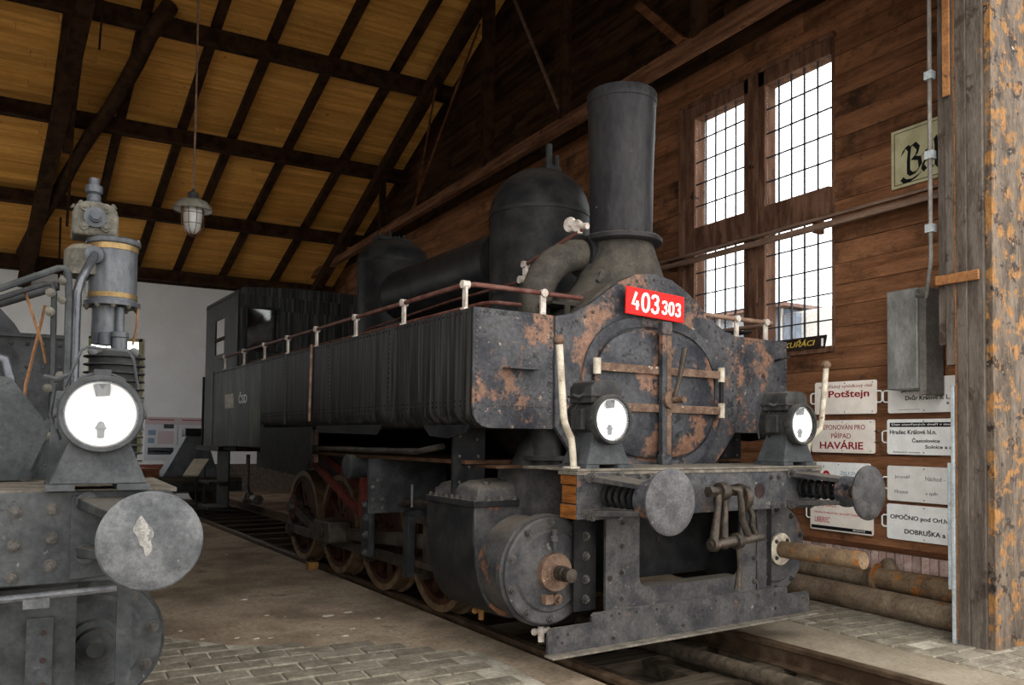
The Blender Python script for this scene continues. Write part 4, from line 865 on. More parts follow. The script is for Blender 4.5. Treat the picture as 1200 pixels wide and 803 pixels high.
# cylinders
def cylinder(s):
    cx, cz, r, y0 = s*1.03, 0.60, 0.325, 0.33
    c = empty_part('cylinder', LOCO, (cx, 0, cz)); q = lambda m, nm, mat, **k: m.build(nm, mat, c, **k)
    q(MB().lathe([(r, 0), (r+0.012, 0.01), (r+0.012, 0.05), (r-0.01, 0.055), (r-0.015, 0.33)], (0, y0+0.03, 0), (0, 1, 0), 56), 'cylinder_barrel', 'cyl_front')
    q(MB().lathe([(r-0.005, 0.03), (r-0.005, 0.008), (r-0.015, 0), (0.25, 0), (0.235, -0.014), (0.13, -0.014), (0.12, -0.02), (0.0, -0.02)], (0, y0, 0), (0, 1, 0), 56), 'cylinder_cover', 'cyl_grey')
    for k in range(10):
        t = 2*PI*(k+0.5)/10; o = obj('bolt', bt, 'bolt_iron', c); o.location = (0.287*math.cos(t), y0, 0.287*math.sin(t)); o.scale = (1.25, 1.25, 1.25)
    if s < 0:
        q(MB().lathe([(0.11, 0.0), (0.112, -0.05), (0.10, -0.055), (0.05, -0.055), (0.05, -0.07)], (0, y0-0.014, 0), (0, 1, 0), 32), 'gland', 'strap_rust')
        q(MB().lathe([(0.045, 0), (0.045, 0.09), (0.040, 0.095), (0.040, 0.15), (0.0, 0.152)], (0, y0-0.06, 0), (0, -1, 0), 20), 'piston_rod', 'coupling_iron')
        q(MB().lathe([(0.014, 0), (0.014, 0.05), (0.026, 0.055), (0.026, 0.085), (0.018, 0.09), (0.022, 0.12), (0, 0.13)], (0.0, y0-0.04, 0.125), (0, 0, 1), 12), 'grease_cup', 'cyl_grey')
        q(MB().box(-0.075, -0.02, y0-0.06, y0-0.012, -0.185, -0.130).lathe([(0.034, 0), (0.034, 0.03), (0.016, 0.035), (0.016, 0.055)], (0.025, y0-0.012, -0.165), (0, -1, 0), 14), 'relief_valve', 'strap_rust')
    else:
        q(MB().lathe([(0.115, 0.0), (0.117, -0.03), (0.108, -0.035), (0.05, -0.035)], (0, y0-0.014, 0), (0, 1, 0), 32), 'flange', 'rail_white')
        for k in range(4): o = obj('bolt', bt, 'bolt_iron', c); o.location = (0.085*math.cos(k*PI/2+.8), y0-0.047, 0.085*math.sin(k*PI/2+.8)); o.scale = (0.8, 0.8, 0.8)
        q(MB().lathe([(0.060, 0), (0.060, 0.66), (0.054, 0.67), (0.0, 0.67)], (0, y0-0.04, 0), (0, -1, 0), 28), 'tail_rod_tube', 'pipe_bright_rust')
    # block and slide-valve chest
    o = -s*0.33
    a = 0.335*s
    sec = [(1.0, 0.37), (1.0, 0.24), (0.985, 0.12), (0.95, 0.0), (0.89, -0.09), (0.79, -0.18), (0.65, -0.25), (0.46, -0.305), (0.23, -0.332), (0.0, -0.338)]
    pts = [(a*u, v) for u, v in sec]+[(-a*u, v) for u, v in reversed(sec[:-1])]
    q(MB().prism(pts, 'xz', 0.66, 1.26), 'cylinder_block', 'cyl_front', bevel=0.006)
    m = MB(); oo = [(a*u*1.02, v*1.02 if v < 0 else v) for u, v in sec]+[(-a*0.23*1.02, -0.338), (-a*0.46*1.02, -0.311)]; n = len(oo); ii = [(x*0.97, z*0.97 if z < 0 else z) for x, z in oo]
    m.add([(x, y, z) for y in (0.672, 1.275) for x, z in oo+ii], [f for i in range(n-1) for f in ((i, i+1, 2*n+i+1, 2*n+i), (n+i, 3*n+i, 3*n+i+1, n+i+1), (i, n+i, n+i+1, i+1), (2*n+i, 2*n+i+1, 3*n+i+1, 3*n+i))])
    q(m, 'cladding', 'cyl_side')
    q(MB().box(-0.355, 0.355, 0.64, 1.28, 0.365, 0.405), 'chest_flange', 'cyl_side', bevel=0.004)
    lid = MB(); lx = ((0.31, 0.405), (0.30, 0.45), (0.27, 0.49), (0.20, 0.515), (0.05, 0.525)); rings = []
    for h, z in lx:
        hy = h-0.03
        rings.append([(x*h/0.31, 0.96+yv*hy/0.28, z) for x, yv in [(0.31, -0.28), (0.0, -0.29), (-0.31, -0.28), (-0.32, 0.0), (-0.31, 0.28), (0.0, 0.29), (0.31, 0.28), (0.32, 0)]])
    lid.add([p for rg in rings for p in rg], [(i*8+k, i*8+(k+1) % 8, (i+1)*8+(k+1) % 8, (i+1)*8+k) for i in range(4) for k in range(8)]+[tuple(range(32, 40))])
    q(lid, 'chest_lid', 'loco_grey')
    for (x, y) in [(-0.335+i*0.0957, 0.655) for i in range(8)]+[(s*0.335, 0.655+i*0.0725) for i in range(1, 9)]:
        oB = obj('bolt', bt, 'bolt_iron', c); oB.location = (x, y, 0.405); oB.rotation_euler = (-PI/2, 0, 0)
    q(MB().lathe([(0.035, 0), (0.03, 0.03), (0.012, 0.035), (0.012, 0.06), (0, 0.062)], (0.0, 0.85, 0.51), (0, 0, 1), 10).lathe([(0.035, 0), (0.03, 0.03)], (0.2, 0.75, 0.485), (0, 0, 1), 8).lathe([(0.035, 0), (0.03, 0.03)], (-0.2, 1.15, 0.485), (0, 0, 1), 8).lathe([(0.035, 0), (0.03, 0.03)], (-0.2, 0.76, 0.485), (0, 0, 1), 8), 'lid_studs', 'loco_grey')
    for yy, mt in ((0.42, 'post_white'), (1.12, 'wood_block')):
        q(MB().cyl((0, yy, -0.33), (0, yy, -0.44), 0.020, n=8).cyl((-0.05, yy, -0.375), (0.05, yy, -0.375), 0.018, n=8).ball((-0.05, yy, -0.375), 0.022, 8).ball((0.05, yy, -0.375), 0.022, 8), 'drain_cock', mt)
cylinder(-1); cylinder(1)
P(MB().cyl((-0.95, 0.80, 1.10), (-0.80, 0.75, 1.45), 0.10, n=20), 'exhaust_pipe', 'loco_frame')
P(MB().cyl((-0.80, 0.72, 1.22), (-0.80, 0.72, 1.48), 0.12, n=20).cyl((-0.80, 0.72, 1.25), (-0.80, 0.72, 1.28), 0.17, n=20), 'live_steam_pipe', 'loco_black')
P(MB().box(-1.05, -0.55, 0.5, 0.9, 0.9, 1.2), 'saddle_casting', 'loco_grey')

# wheels and motion
ty = MB().ring([(0.44, -0.065), (0.495, -0.065), (0.50, 0.0), (0.503, 0.055), (0.53, 0.065), (0.53, 0.09), (0.44, 0.09)], (0, 0, 0), (1, 0, 0), 48).mesh('tyre')
rm = MB().ring([(0.395, -0.05), (0.442, -0.05), (0.442, 0.05), (0.395, 0.05)], (0, 0, 0), (1, 0, 0), 40).lathe([(0.09, -0.085), (0.11, -0.06), (0.11, 0.07)], (0, 0, 0), (1, 0, 0), 20).prism([(0.40*math.cos(math.radians(a)), 0.40*math.sin(math.radians(a))) for a in range(30, 151, 15)], 'yz', -0.045, 0.045).mesh('wheel_centre')
sk = MB().hexa([(-0.02, -0.032, 0.09), (0.02, -0.032, 0.09), (0.02, 0.032, 0.09), (-0.02, 0.032, 0.09), (-0.02, -0.02, 0.405), (0.02, -0.02, 0.405), (0.02, 0.02, 0.405), (-0.02, 0.02, 0.405)]).mesh('spoke')
WY = (2.15, 3.22, 4.28, 5.36)
for s in (-1, 1):
    for yy in WY:
        wh = empty_part('driving_wheel', LOCO, (s*0.755, yy, 0.5))
        wh.rotation_euler = (0.7 if s < 0 else 2.2, 0, 0 if s < 0 else PI)
        wh.rotation_mode = 'ZXY' if False else 'XYZ'
        obj('tyre', ty, 'wheel_tyre', wh); obj('wheel_centre', rm, 'wheel_red', wh)
        for k in range(11):
            o = obj('spoke', sk, 'wheel_red', wh); o.rotation_euler = (2*PI*k/11, 0, 0)
for yy in WY: P(MB().cyl((-0.72, yy, 0.5), (0.72, yy, 0.5), 0.075, n=16), 'axle', 'loco_frame')
MO = empty_part('valve_motion', LOCO, (0, 0, 0)); q = lambda m, nm, mat, **k: m.build(nm, mat, MO, **k)
q(MB().bar((-0.93, 2.15, 0.36), (-0.93, 5.36, 0.36), 0.05, 0.10), 'coupling_rod', 'motion_iron', bevel=0.008)
for yy in WY: q(MB().lathe([(0.095, -0.035), (0.095, 0.035), (0.05, 0.04), (0.05, 0.07), (0, 0.072)], (-0.93, yy, 0.36), (-1, 0, 0), 20), 'crank_boss', 'motion_iron')
q(MB().lathe([(0.125, 0), (0.125, 0.06), (0.07, 0.065), (0.06, 0.12), (0, 0.12)], (-0.97, 5.05, 0.62), (-1, 0, 0), 24), 'crank_boss', 'motion_iron')
q(MB().ring([(0.10, 0), (0.115, 0), (0.115, 0.01), (0.10, 0.01)], (-1.04, 5.05, 0.62), (-1, 0, 0), 24), 'red_ring', 'motion_red')
q(MB().bar((-1.02, 4.95, 0.60), (-1.02, 4.25, 0.42), 0.05, 0.10), 'eccentric_rod', 'motion_iron')
q(MB().box(-1.20, -0.98, 3.55, 3.95, 0.40, 0.60).cyl((-1.22, 3.75, 0.50), (-0.9, 3.75, 0.50), 0.07, n=16), 'crank_block', 'motion_iron', bevel=0.015)
q(MB().bar((-1.05, 1.85, 0.60), (-1.0, 3.6, 0.48), 0.055, 0.11), 'connecting_rod', 'motion_iron', bevel=0.01)
q(MB().bar((-1.22, 4.0, 1.16), (-1.22, 2.80, 0.76), 0.03, 0.07), 'radius_link', 'motion_red'); q(MB().bar((-1.16, 3.85, 1.21), (-1.16, 2.66, 0.90), 0.03, 0.07), 'radius_link', 'motion_red')
q(MB().box(-1.25, -1.20, 2.66, 2.74, 0.72, 1.05), 'link_end', 'motion_red')
q(MB().box(-1.26, -1.22, 3.80, 3.95, 1.14, 1.45).tube([(-1.25, 3.86, 1.45), (-1.25, 3.84, 1.2)], 0.03, 8), 'hanger', 'bar_timber')
q(MB().lathe([(0.09, 0), (0.105, 0.015), (0.105, 0.30), (0.09, 0.315)], (-1.05, 2.75, 1.14), (-1, 0, 0), 24), 'small_reservoir', 'engine_dark')
q(MB().box(-1.40, -0.72, 2.20, 2.225, 0.80, 1.22), 'motion_plate', 'engine_dark')
rv = MB()
for (x, z) in ((-1.36, 0.90), (-1.28, 0.90), (-1.36, 1.0), (-1.28, 0.84), (-1.36, 0.84), (-1.32, 1.05)): rv.rivet((x, 2.20, z), (0, -1, 0), 0.02)
q(rv, 'rivets', 'bolt_iron', kind='stuff')
q(MB().box(-1.28, -1.22, 2.45, 2.62, 0.42, 0.86), 'link_block', 'engine_dark', bevel=0.02)
rv = MB()
for z in (0.46, 0.60, 0.74, 0.84): rv.bolt((-1.28, 2.50, z), (-1, 0, 0), 0.024)
q(rv, 'bolt', 'steel_worn')
q(MB().tube([(-1.12, 2.75, 0.79), (-1.12, 2.35, 0.87), (-1.12, 1.9, 0.90), (-1.12, 1.28, 0.92)], 0.03, 10, radii=[0.04, 0.032, 0.03, 0.03]), 'valve_rod', 'motion_iron')
q(MB().box(-1.18, -1.12, 1.95, 2.03, 0.33, 0.83).box(-1.18, -0.95, 1.95, 2.03, 0.78, 0.83), 'guide_bracket', 'engine_dark', bevel=0.004)
q(MB().box(-1.12, -0.98, 1.26, 2.05, 0.74, 0.79), 'slide_bar', 'coupling_iron', bevel=0.004); q(MB().box(-1.12, -0.98, 1.26, 2.05, 0.41, 0.46), 'slide_bar', 'coupling_iron', bevel=0.004)
q(MB().box(-1.11, -0.99, 1.60, 1.85, 0.46, 0.74).cyl((-1.05, 1.27, 0.60), (-1.05, 1.65, 0.60), 0.035, n=12), 'crosshead', 'motion_iron', bevel=0.01)
q(MB().tube([(-1.33, 1.15, 1.33), (-1.33, 1.5, 1.29), (-1.33, 2.4, 1.285), (-1.33, 4.0, 1.28)], 0.022, 8), 'drain_pipe', 'motion_iron')
q(MB().tube([(-1.15, 1.95, 0.86), (-1.15, 1.95, 1.03)], 0.012, 6), 'oil_pin', 'steel_worn')
# underslung bits near the cab
q(MB().tube([(-1.1, 6.6, 1.15), (-1.1, 6.6, 0.75), (-1.1, 6.5, 0.65)], 0.025, 8).lathe([(0.06, 0), (0.08, 0.05), (0.05, 0.14)], (-1.1, 6.55, 0.55), (0, 0, 1), 12).lathe([(0.06, 0), (0.06, 0.18)], (-1.1, 6.3, 0.62), (0, -1, 0), 12), 'injector', 'coupling_iron')
wb_ = tag(MB().box(-0.95, -0.84, 4.76, 4.86, -0.03, 0.05).build('wheel_chock', 'wood_block', bevel=0.006), 'small yellow wooden chock against the rear driving wheel', 'wheel chock')
wb_.matrix_world = Matrix.Rotation(D, 4, 'Z')

# headlamps
def headlamp(x, y, z, parent, m_body, m_base, k=1.0, low=False):
    h = empty_part('headlamp', parent, (x, y, z)); h.scale = (k, k, k); q = lambda m, nm, mat, **kk: m.build(nm, mat, h, **kk)
    # origin: centre of the lens; lamp looks along -y
    q(MB().lathe([(0.118, 0.03), (0.118, 0.20), (0.135, 0.20), (0.135, 0.215), (0.118, 0.22), (0.118, 0.30), (0.09, 0.33), (0, 0.335)], (0, 0, 0), (0, 1, 0), 40, caps=False), 'lamp_body', m_body)
    q(MB().ring([(0.126, -0.012), (0.140, -0.012), (0.146, 0.0), (0.146, 0.035), (0.118, 0.04), (0.118, 0.01)], (0, 0, 0), (0, 1, 0), 44), 'lens_rim', m_body)
    q(MB().lathe([(0.123, 0.008), (0.112, 0.022), (0.09, 0.042), (0.06, 0.058), (0.03, 0.066), (0.0, 0.068)], (0, 0, 0), (0, 1, 0), 40, caps=False), 'reflector', 'reflector')
    q(MB().lathe([(0.126, 0), (0.126, 0.003)], (0, -0.004, 0), (0, 1, 0), 40), 'lens', 'lens_glass')
    q(MB().lathe([(0.012, 0), (0.014, 0.03), (0.022, 0.035), (0.016, 0.045), (0.010, 0.06), (0.0, 0.064)], (0, 0.025, -0.09), (0, 0, 1), 12), 'burner', 'steel_worn')
    q(MB().lathe([(0.03, 0), (0.024, 0.045), (0.02, 0.045)], (0.0, 0.026, 0.112), (0.1, 0, -1), 16), 'flue', 'lamp_grey')
    m = MB(); pr = [(-0.115, 0.0), (-0.115, 0.09), (-0.09, 0.125), (-0.05, 0.135), (0.05, 0.135), (0.09, 0.125), (0.115, 0.09), (0.115, 0.0)]
    if low: pr = [(-0.10, 0.0), (-0.075, 0.045), (-0.035, 0.06), (0.035, 0.06), (0.075, 0.045), (0.10, 0.0)]
    m.prism([(a, b+0.095) for a, b in pr], 'xz', 0.03 if low else 0.05, 0.26); q(m, 'lamp_hood', m_body, bevel=0.006)
    if not low: q(MB().box(-0.125, 0.125, 0.04, 0.27, 0.13, 0.142), 'hood_seam', m_body, bevel=0.003)
    else: q(MB().box(-0.03, 0.03, -0.005, 0.05, 0.125, 0.165), 'hood_block', m_body, bevel=0.004)
    m = MB(); m.hexa([(-0.165, 0.03, -0.262), (0.165, 0.03, -0.262), (0.165, 0.27, -0.262), (-0.165, 0.27, -0.262), (-0.088, 0.06, -0.07), (0.088, 0.06, -0.07), (0.088, 0.24, -0.07), (-0.088, 0.24, -0.07)])
    q(m, 'pedestal', m_base, bevel=0.006)
    q(MB().box(-0.175, -0.08, 0.02, 0.28, -0.285, -0.262).box(0.06, 0.175, 0.02, 0.28, -0.285, -0.262), 'pedestal_foot', m_base)
    for sg in (-1, 1):
        q(MB().box(sg*0.134-0.016, sg*0.134+0.016, 0.1, 0.2, -0.06, 0.06), 'side_box', m_body, bevel=0.004); q(MB().cyl((sg*0.138, 0.02, 0), (sg*0.154, 0.02, 0), 0.018, n=10), 'side_catch', m_body)
    q(MB().tube([(-0.10, 0.12, 0.15), (-0.15, 0.13, 0.13), (-0.19, 0.14, 0.14)], 0.010, 6).tube([(-0.15, 0.24, 0.12), (-0.165, 0.26, 0.0), (-0.13, 0.27, -0.10)], 0.008, 6), 'bail_handle', m_body)
    return h
headlamp(-0.86, -0.03, 1.505, LOCO, 'lamp_black', 'lamp_grey'); headlamp(0.86, -0.03, 1.508, LOCO, 'lamp_black', 'lamp_grey')
for s in (-1, 1):
    g = P(MB().tube([(s*1.2035, 0.03, 1.935), (s*1.18, 0.035, 1.70), (s*1.162, 0.04, 1.53), (s*1.15, 0.045, 1.485), (s*1.105, 0.07, 1.43), (s*1.075, 0.08, 1.395), (s*1.062, 0.083, 1.33), (s*1.0525, 0.083, 1.225)], 0.0205, 12), 'grab_rail', 'rail_white')
    P(MB().ball((s*1.2045, 0.03, 1.945), 0.033, 14), 'knob', 'strap_rust', g)
    P(MB().box(s*1.0525-0.05, s*1.0525+0.05, 0.045, 0.12, 1.222, 1.232), 'foot', 'rail_white', g)

# ================================================================== destination boards and signs on the board wall
def board_sign(name, label, y1, y0, z0, z1, mat, lines, handles=(1, 1), bars=(), group='enamel destination boards on the wall', tilt=0.0, hmat='enamel_white'):
    w, h = y1-y0, z1-z0
    s = thing(name, label, 'sign', (XW-0.022, (y0+y1)/2, (z0+z1)/2), 0, group)
    r = 0.02; pl = []
    for cx, cz, a0 in ((w/2-r, h/2-r, 0), (-w/2+r, h/2-r, 90), (-w/2+r, -h/2+r, 180), (w/2-r, -h/2+r, 270)): pl += arc(cx, cz, r, a0, a0+90, 4)
    MB().prism(pl, 'yz', -0.006, 0.004).build('panel', mat, s, bevel=0.002)
    for k, hv in enumerate(handles):
        if hv:
            sg = 1 if k == 0 else -1
            MB().tube([(0, sg*(w/2-0.01), 0.05), (0, sg*(w/2+0.035), 0.05), (0, sg*(w/2+0.05), 0.035), (0, sg*(w/2+0.05), -0.035), (0, sg*(w/2+0.035), -0.05), (0, sg*(w/2-0.01), -0.05)], 0.007, 8).build('handle', hmat, s)
    for (bt, x0, x1, za, zb, m) in bars: MB().box(-0.0085, -0.006, w/2-x1, w/2-x0, za-h/2, zb-h/2).build(bt, m, s)
    for tx, x, zz, tw, th, m, kw in lines:
        text('lettering', tx, m, s, (-0.0062 if 'on' not in kw else -0.0088, w/2-x, zz-h/2), FACE_W, tw, th, **{k: v for k, v in kw.items() if k != 'on'})
    for (yy, zz) in ((0.0, h/2-0.02), (0.0, -h/2+0.02), (-w/2+0.045, h/2-0.022), (-w/2+0.045, -h/2+0.022)):
        MB().lathe([(0.006, 0), (0.004, 0.003), (0, 0.003)], (-0.006, yy, zz), (-1, 0, 0), 8).build('screw', 'ink_black', s)
    s.rotation_euler = (tilt, 0, 0)
    return s
B = dict(bold=0.02)
board_sign('destination_board', 'cream board lettered Potštejn in dark red beside the right handrail', 1.485, 0.81, 1.648, 1.953, 'enamel_cream',
           [('mimořádný vyhlídkový vlak', 0.05, 0.235, 0.585, 0.042, 'ink_red', {}), ('Potštejn', 0.16, 0.135, 0.44, 0.085, 'ink_red', B)], tilt=0.006)
board_sign('destination_board', 'cream board reading DEPONOVÁN PRO PŘÍPAD HAVÁRIE in dark red', 1.52, 0.83, 1.288, 1.592, 'enamel_cream',
           [('DEPONOVÁN PRO', 0.09, 0.215, 0.50, 0.058, 'ink_red', {}), ('PŘÍPAD', 0.225, 0.135, 0.215, 0.062, 'ink_red', {}), ('HAVÁRIE', 0.095, 0.035, 0.475, 0.085, 'ink_red', B)], hmat='strap_rust')
board_sign('destination_board', 'white board with red 50 and blue PARDUBICE behind the right buffer', 1.555, 0.875, 0.89, 1.198, 'enamel_white',
           [('50', 0.06, 0.09, 0.19, 0.14, 'ink_bright_red', B), ('5015', 0.10, 0.255, 0.08, 0.022, 'ink_grey', {}), ('ŽELEZNICE', 0.36, 0.195, 0.26, 0.038, 'ink_pale_blue', {}), ('PARDUBICE', 0.34, 0.105, 0.30, 0.065, 'ink_blue', B)],
           bars=(('centre_line', 0.315, 0.319, 0.0, 0.30, 'enamel_grey'),))
board_sign('destination_board', 'cream board reading PARDUBICE LIBEREC in red with black bottom strip', 1.54, 0.85, 0.553, 0.865, 'enamel_cream',
           [('PARDUBICE', 0.06, 0.225, 0.24, 0.045, 'ink_bright_red', {}), ('Hradec Králové hl.n. Jaroměř Česká Skalice', 0.055, 0.155, 0.58, 0.030, 'ink_bright_red', {}), ('LIBEREC', 0.055, 0.075, 0.17, 0.050, 'ink_bright_red', {}), ('ŽELEZNICE', 0.48, 0.025, 0.13, 0.016, 'enamel_white', dict(on=1))],
           bars=(('black_strip', 0.015, 0.675, 0.014, 0.044, 'ink_black'),), handles=(1, 0))
board_sign('destination_board', 'white board reading Jaroměř Kuks Dvůr Králové under the zinc box', 0.70, 0.02, 1.645, 1.945, 'enamel_grey',
           [('Jaroměř - Kuks -', 0.13, 0.172, 0.38, 0.040, 'ink_black', B), ('Dvůr Králové n. L.', 0.17, 0.108, 0.40, 0.045, 'ink_black', B), ('a zpět', 0.54, 0.055, 0.12, 0.042, 'ink_black', B)],
           bars=(('thin_line', 0.10, 0.30, 0.027, 0.030, 'ink_grey'),))
board_sign('destination_board', 'white board reading Hradec Králové Častolovice Solnice beside the doorway', 0.71, 0.02, 1.287, 1.592, 'enamel_white',
           [('Den otevřených dveří v muzeu', 0.05, 0.245, 0.60, 0.024, 'enamel_white', dict(on=1, bold=0.015)), ('Hradec Králové hl.n.', 0.03, 0.175, 0.43, 0.038, 'ink_black', B), ('Častolovice', 0.24, 0.105, 0.25, 0.040, 'ink_black', B), ('Solnice a zpět', 0.36, 0.045, 0.31, 0.042, 'ink_black', B), ('Železniční muzeum', 0.06, 0.014, 0.25, 0.018, 'ink_black', {})],
           bars=(('black_strip', 0.03, 0.66, 0.238, 0.275, 'ink_black'),))
board_sign('destination_board', 'white board reading Jaroměř Náchod Hronov a zpět in thin letters', 0.71, 0.02, 0.885, 1.188, 'enamel_grey',
           [('Jaroměř -', 0.075, 0.19, 0.17, 0.035, 'ink_grey', {}), ('Náchod -', 0.36, 0.185, 0.17, 0.036, 'ink_grey', {}), ('Hronov', 0.075, 0.065, 0.125, 0.035, 'ink_grey', {}), ('a zpět', 0.36, 0.06, 0.11, 0.036, 'ink_grey', {})])
board_sign('destination_board', 'white board reading OPOČNO pod Orlickými horami and DOBRUŠKA, lowest by doorway', 0.715, 0.02, 0.553, 0.857, 'enamel_white',
           [('OPOČNO pod Orl.h.', 0.035, 0.165, 0.53, 0.060, 'ink_black', B), ('DOBRUŠKA a zpět', 0.17, 0.045, 0.50, 0.062, 'ink_black', B)])
# station sign in broken script
BS = thing('script_sign', 'yellowed enamel sign in black broken script high on the wall', 'sign', (XW-0.02, 0.20, 3.87))
MB().box(-0.008, 0.006, -0.46, 0.455, -0.258, 0.258).build('panel', 'sign_aged', BS, bevel=0.003)
fm = MB()
for (a, b, c, d) in ((-0.43, 0.425, -0.232, -0.226), (-0.43, 0.425, 0.226, 0.232), (0.419, 0.425, -0.232, 0.232), (-0.43, -0.424, -0.232, 0.232)): fm.box(-0.0095, -0.008, a, b, c, d)
fm.build('border_line', 'ink_black', BS)
nb = math.radians(42)
def glyph(paths, x, k): return strokes('lettering', [[(a*k+x, b*k) for a, b in p] for p in paths], 'ink_black', BS, (-0.008, 0.455, -0.258), FACE_W, 0.040, nib=nb, depth=0.003)
gB = [[(0.05, 0.62), (0.10, 0.72), (0.16, 0.74), (0.20, 0.68), (0.18, 0.5), (0.18, 0.26), (0.24, 0.2)], [(0.18, 0.70), (0.30, 0.76), (0.38, 0.66), (0.34, 0.54), (0.26, 0.50)], [(0.26, 0.50), (0.40, 0.46), (0.42, 0.32), (0.34, 0.22), (0.22, 0.20)],
      [(0.04, 0.16), (0.10, 0.10), (0.22, 0.09), (0.36, 0.14), (0.42, 0.18)]]
ga = [[(0.02, 0.50), (0.08, 0.56), (0.16, 0.50), (0.16, 0.26), (0.22, 0.21)], [(0.16, 0.40), (0.06, 0.38), (0.03, 0.28), (0.08, 0.21), (0.16, 0.27)]]
gl = [[(0.02, 0.72), (0.06, 0.76), (0.08, 0.66), (0.08, 0.28), (0.14, 0.21)]]
gh = [[(0.02, 0.72), (0.06, 0.76), (0.08, 0.66), (0.08, 0.28), (0.12, 0.2)], [(0.08, 0.48), (0.18, 0.55), (0.24, 0.48), (0.24, 0.3), (0.18, 0.18)]]
glyph(gB, 0.085, 0.46); glyph(ga, 0.285, 0.46); glyph(gl, 0.385, 0.46); glyph(gh, 0.46, 0.46); glyph(ga, 0.60, 0.46); glyph(gl, 0.70, 0.46)
# smokers sign propped in the window
KS = thing('smokers_sign', 'dark sign with golden KUŘÁCI lettering propped in the tall window', 'sign', (XW-0.045, 1.685, 2.345))
MB().hexa([(-0.01, -0.33, -0.055), (0.01, -0.33, -0.055), (0.01, 0.35, -0.055), (-0.01, 0.35, -0.055), (-0.01, -0.355, 0.06), (0.01, -0.355, 0.06), (0.01, 0.35, 0.06), (-0.01, 0.35, 0.06)]).build('panel', 'sign_dark', KS, bevel=0.002)
text('lettering', 'KUŘÁCI', 'ink_gold', KS, (-0.0105, 0.15, -0.03), FACE_W, 0.38, 0.072, shear=0.25, bold=0.015)
MB().box(-0.012, 0.012, -0.325, -0.30, -0.045, 0.03).build('paper_scrap', 'paint_white', KS)
KS.rotation_euler = (0, 0, 0)

# pipes lying along the wall
def pipe(name, label, pts, r, mat, ends=()):
    o = tag(MB().tube(pts, r, 24).build(name, mat), label, 'pipe')
    return o
pipe('steel_pipe', 'long rusty pipe on the pavers, nearest to the rails', [(2.255, -0.24, 0.078), (2.30, 1.0, 0.078), (2.36, 3.4, 0.078)], 0.105, 'pipe_rust')
pipe('steel_pipe', 'dusty pipe lying against the brick plinth behind the tail rod', [(2.575, 0.80, 0.195), (2.59, 2.0, 0.20), (2.59, 3.6, 0.20)], 0.09, 'pipe_rust')
T = tag(MB().tube([(2.50, 0.62, 0.235), (2.50, 0.3, 0.23), (2.49, 0.0, 0.225), (2.48, -0.24, 0.225)], 0.1, 22, radii=[0.095, 0.097, 0.11, 0.115]).build('bent_pipe', 'pipe_bright_rust'), 'rusty bent pipe with open flange resting on the long pipe', 'pipe')
MB().ring([(0.085, 0), (0.125, 0), (0.125, 0.03), (0.085, 0.03)], (2.50, 0.615, 0.235), (0, 1, 0), 24).build('flange', 'pipe_bright_rust', T)
MB().tube([(2.50, 0.45, 0.24), (2.54, 0.56, 0.32), (2.57, 0.60, 0.37)], 0.06, 14).build('branch', 'pipe_rust', T)

# ================================================================== grey engine on the neighbouring track
EX = -4.26
ENG = thing('grey_engine', 'grey locomotive front with air pump and round white headlamp at left', 'locomotive', (EX, 0, 0))
def Q(mb, name, mat, parent=None, **k):
    o = mb.build(name, mat, parent or ENG, **k)
    if parent is None: o.matrix_parent_inverse = Matrix.Translation((-EX, 0, 0))
    return o
eb = Q(MB().prism([(-5.28, 0.86), (-5.24, 0.845), (-3.42, 0.848), (-3.24, 0.875), (-3.24, 1.15), (-3.27, 1.178), (-5.25, 1.178), (-5.28, 1.15)], 'xz', -0.5, -0.475), 'buffer_beam', 'engine_grey', bevel=0.004)
MB().box(-5.28, -3.24, -0.475, 0.35, 1.17, 1.185).build('top_plate', 'dusty_top', eb)
MB().prism([(-3.60, 0.86), (-3.26, 0.88), (-3.26, 1.16), (-3.60, 1.165)], 'xz', -0.512, -0.5).build('buffer_base', 'engine_grey', eb, bevel=0.003)
eb2 = MB().bolt((0, 0, 0), (0, -1, 0), 0.017).mesh('bolt_engine')
for (x, z) in ((-3.773, 1.111), (-3.658, 1.119), (-3.775, 0.991), (-3.661, 1.015), (-3.777, 0.882), (-3.663, 0.915), (-3.9, 1.11), (-3.9, 0.99), (-3.9, 0.88), (-4.05, 1.11), (-4.05, 0.9)):
    o = obj('bolt', eb2, 'bolt_iron', eb); o.location = (x, -0.5, z)
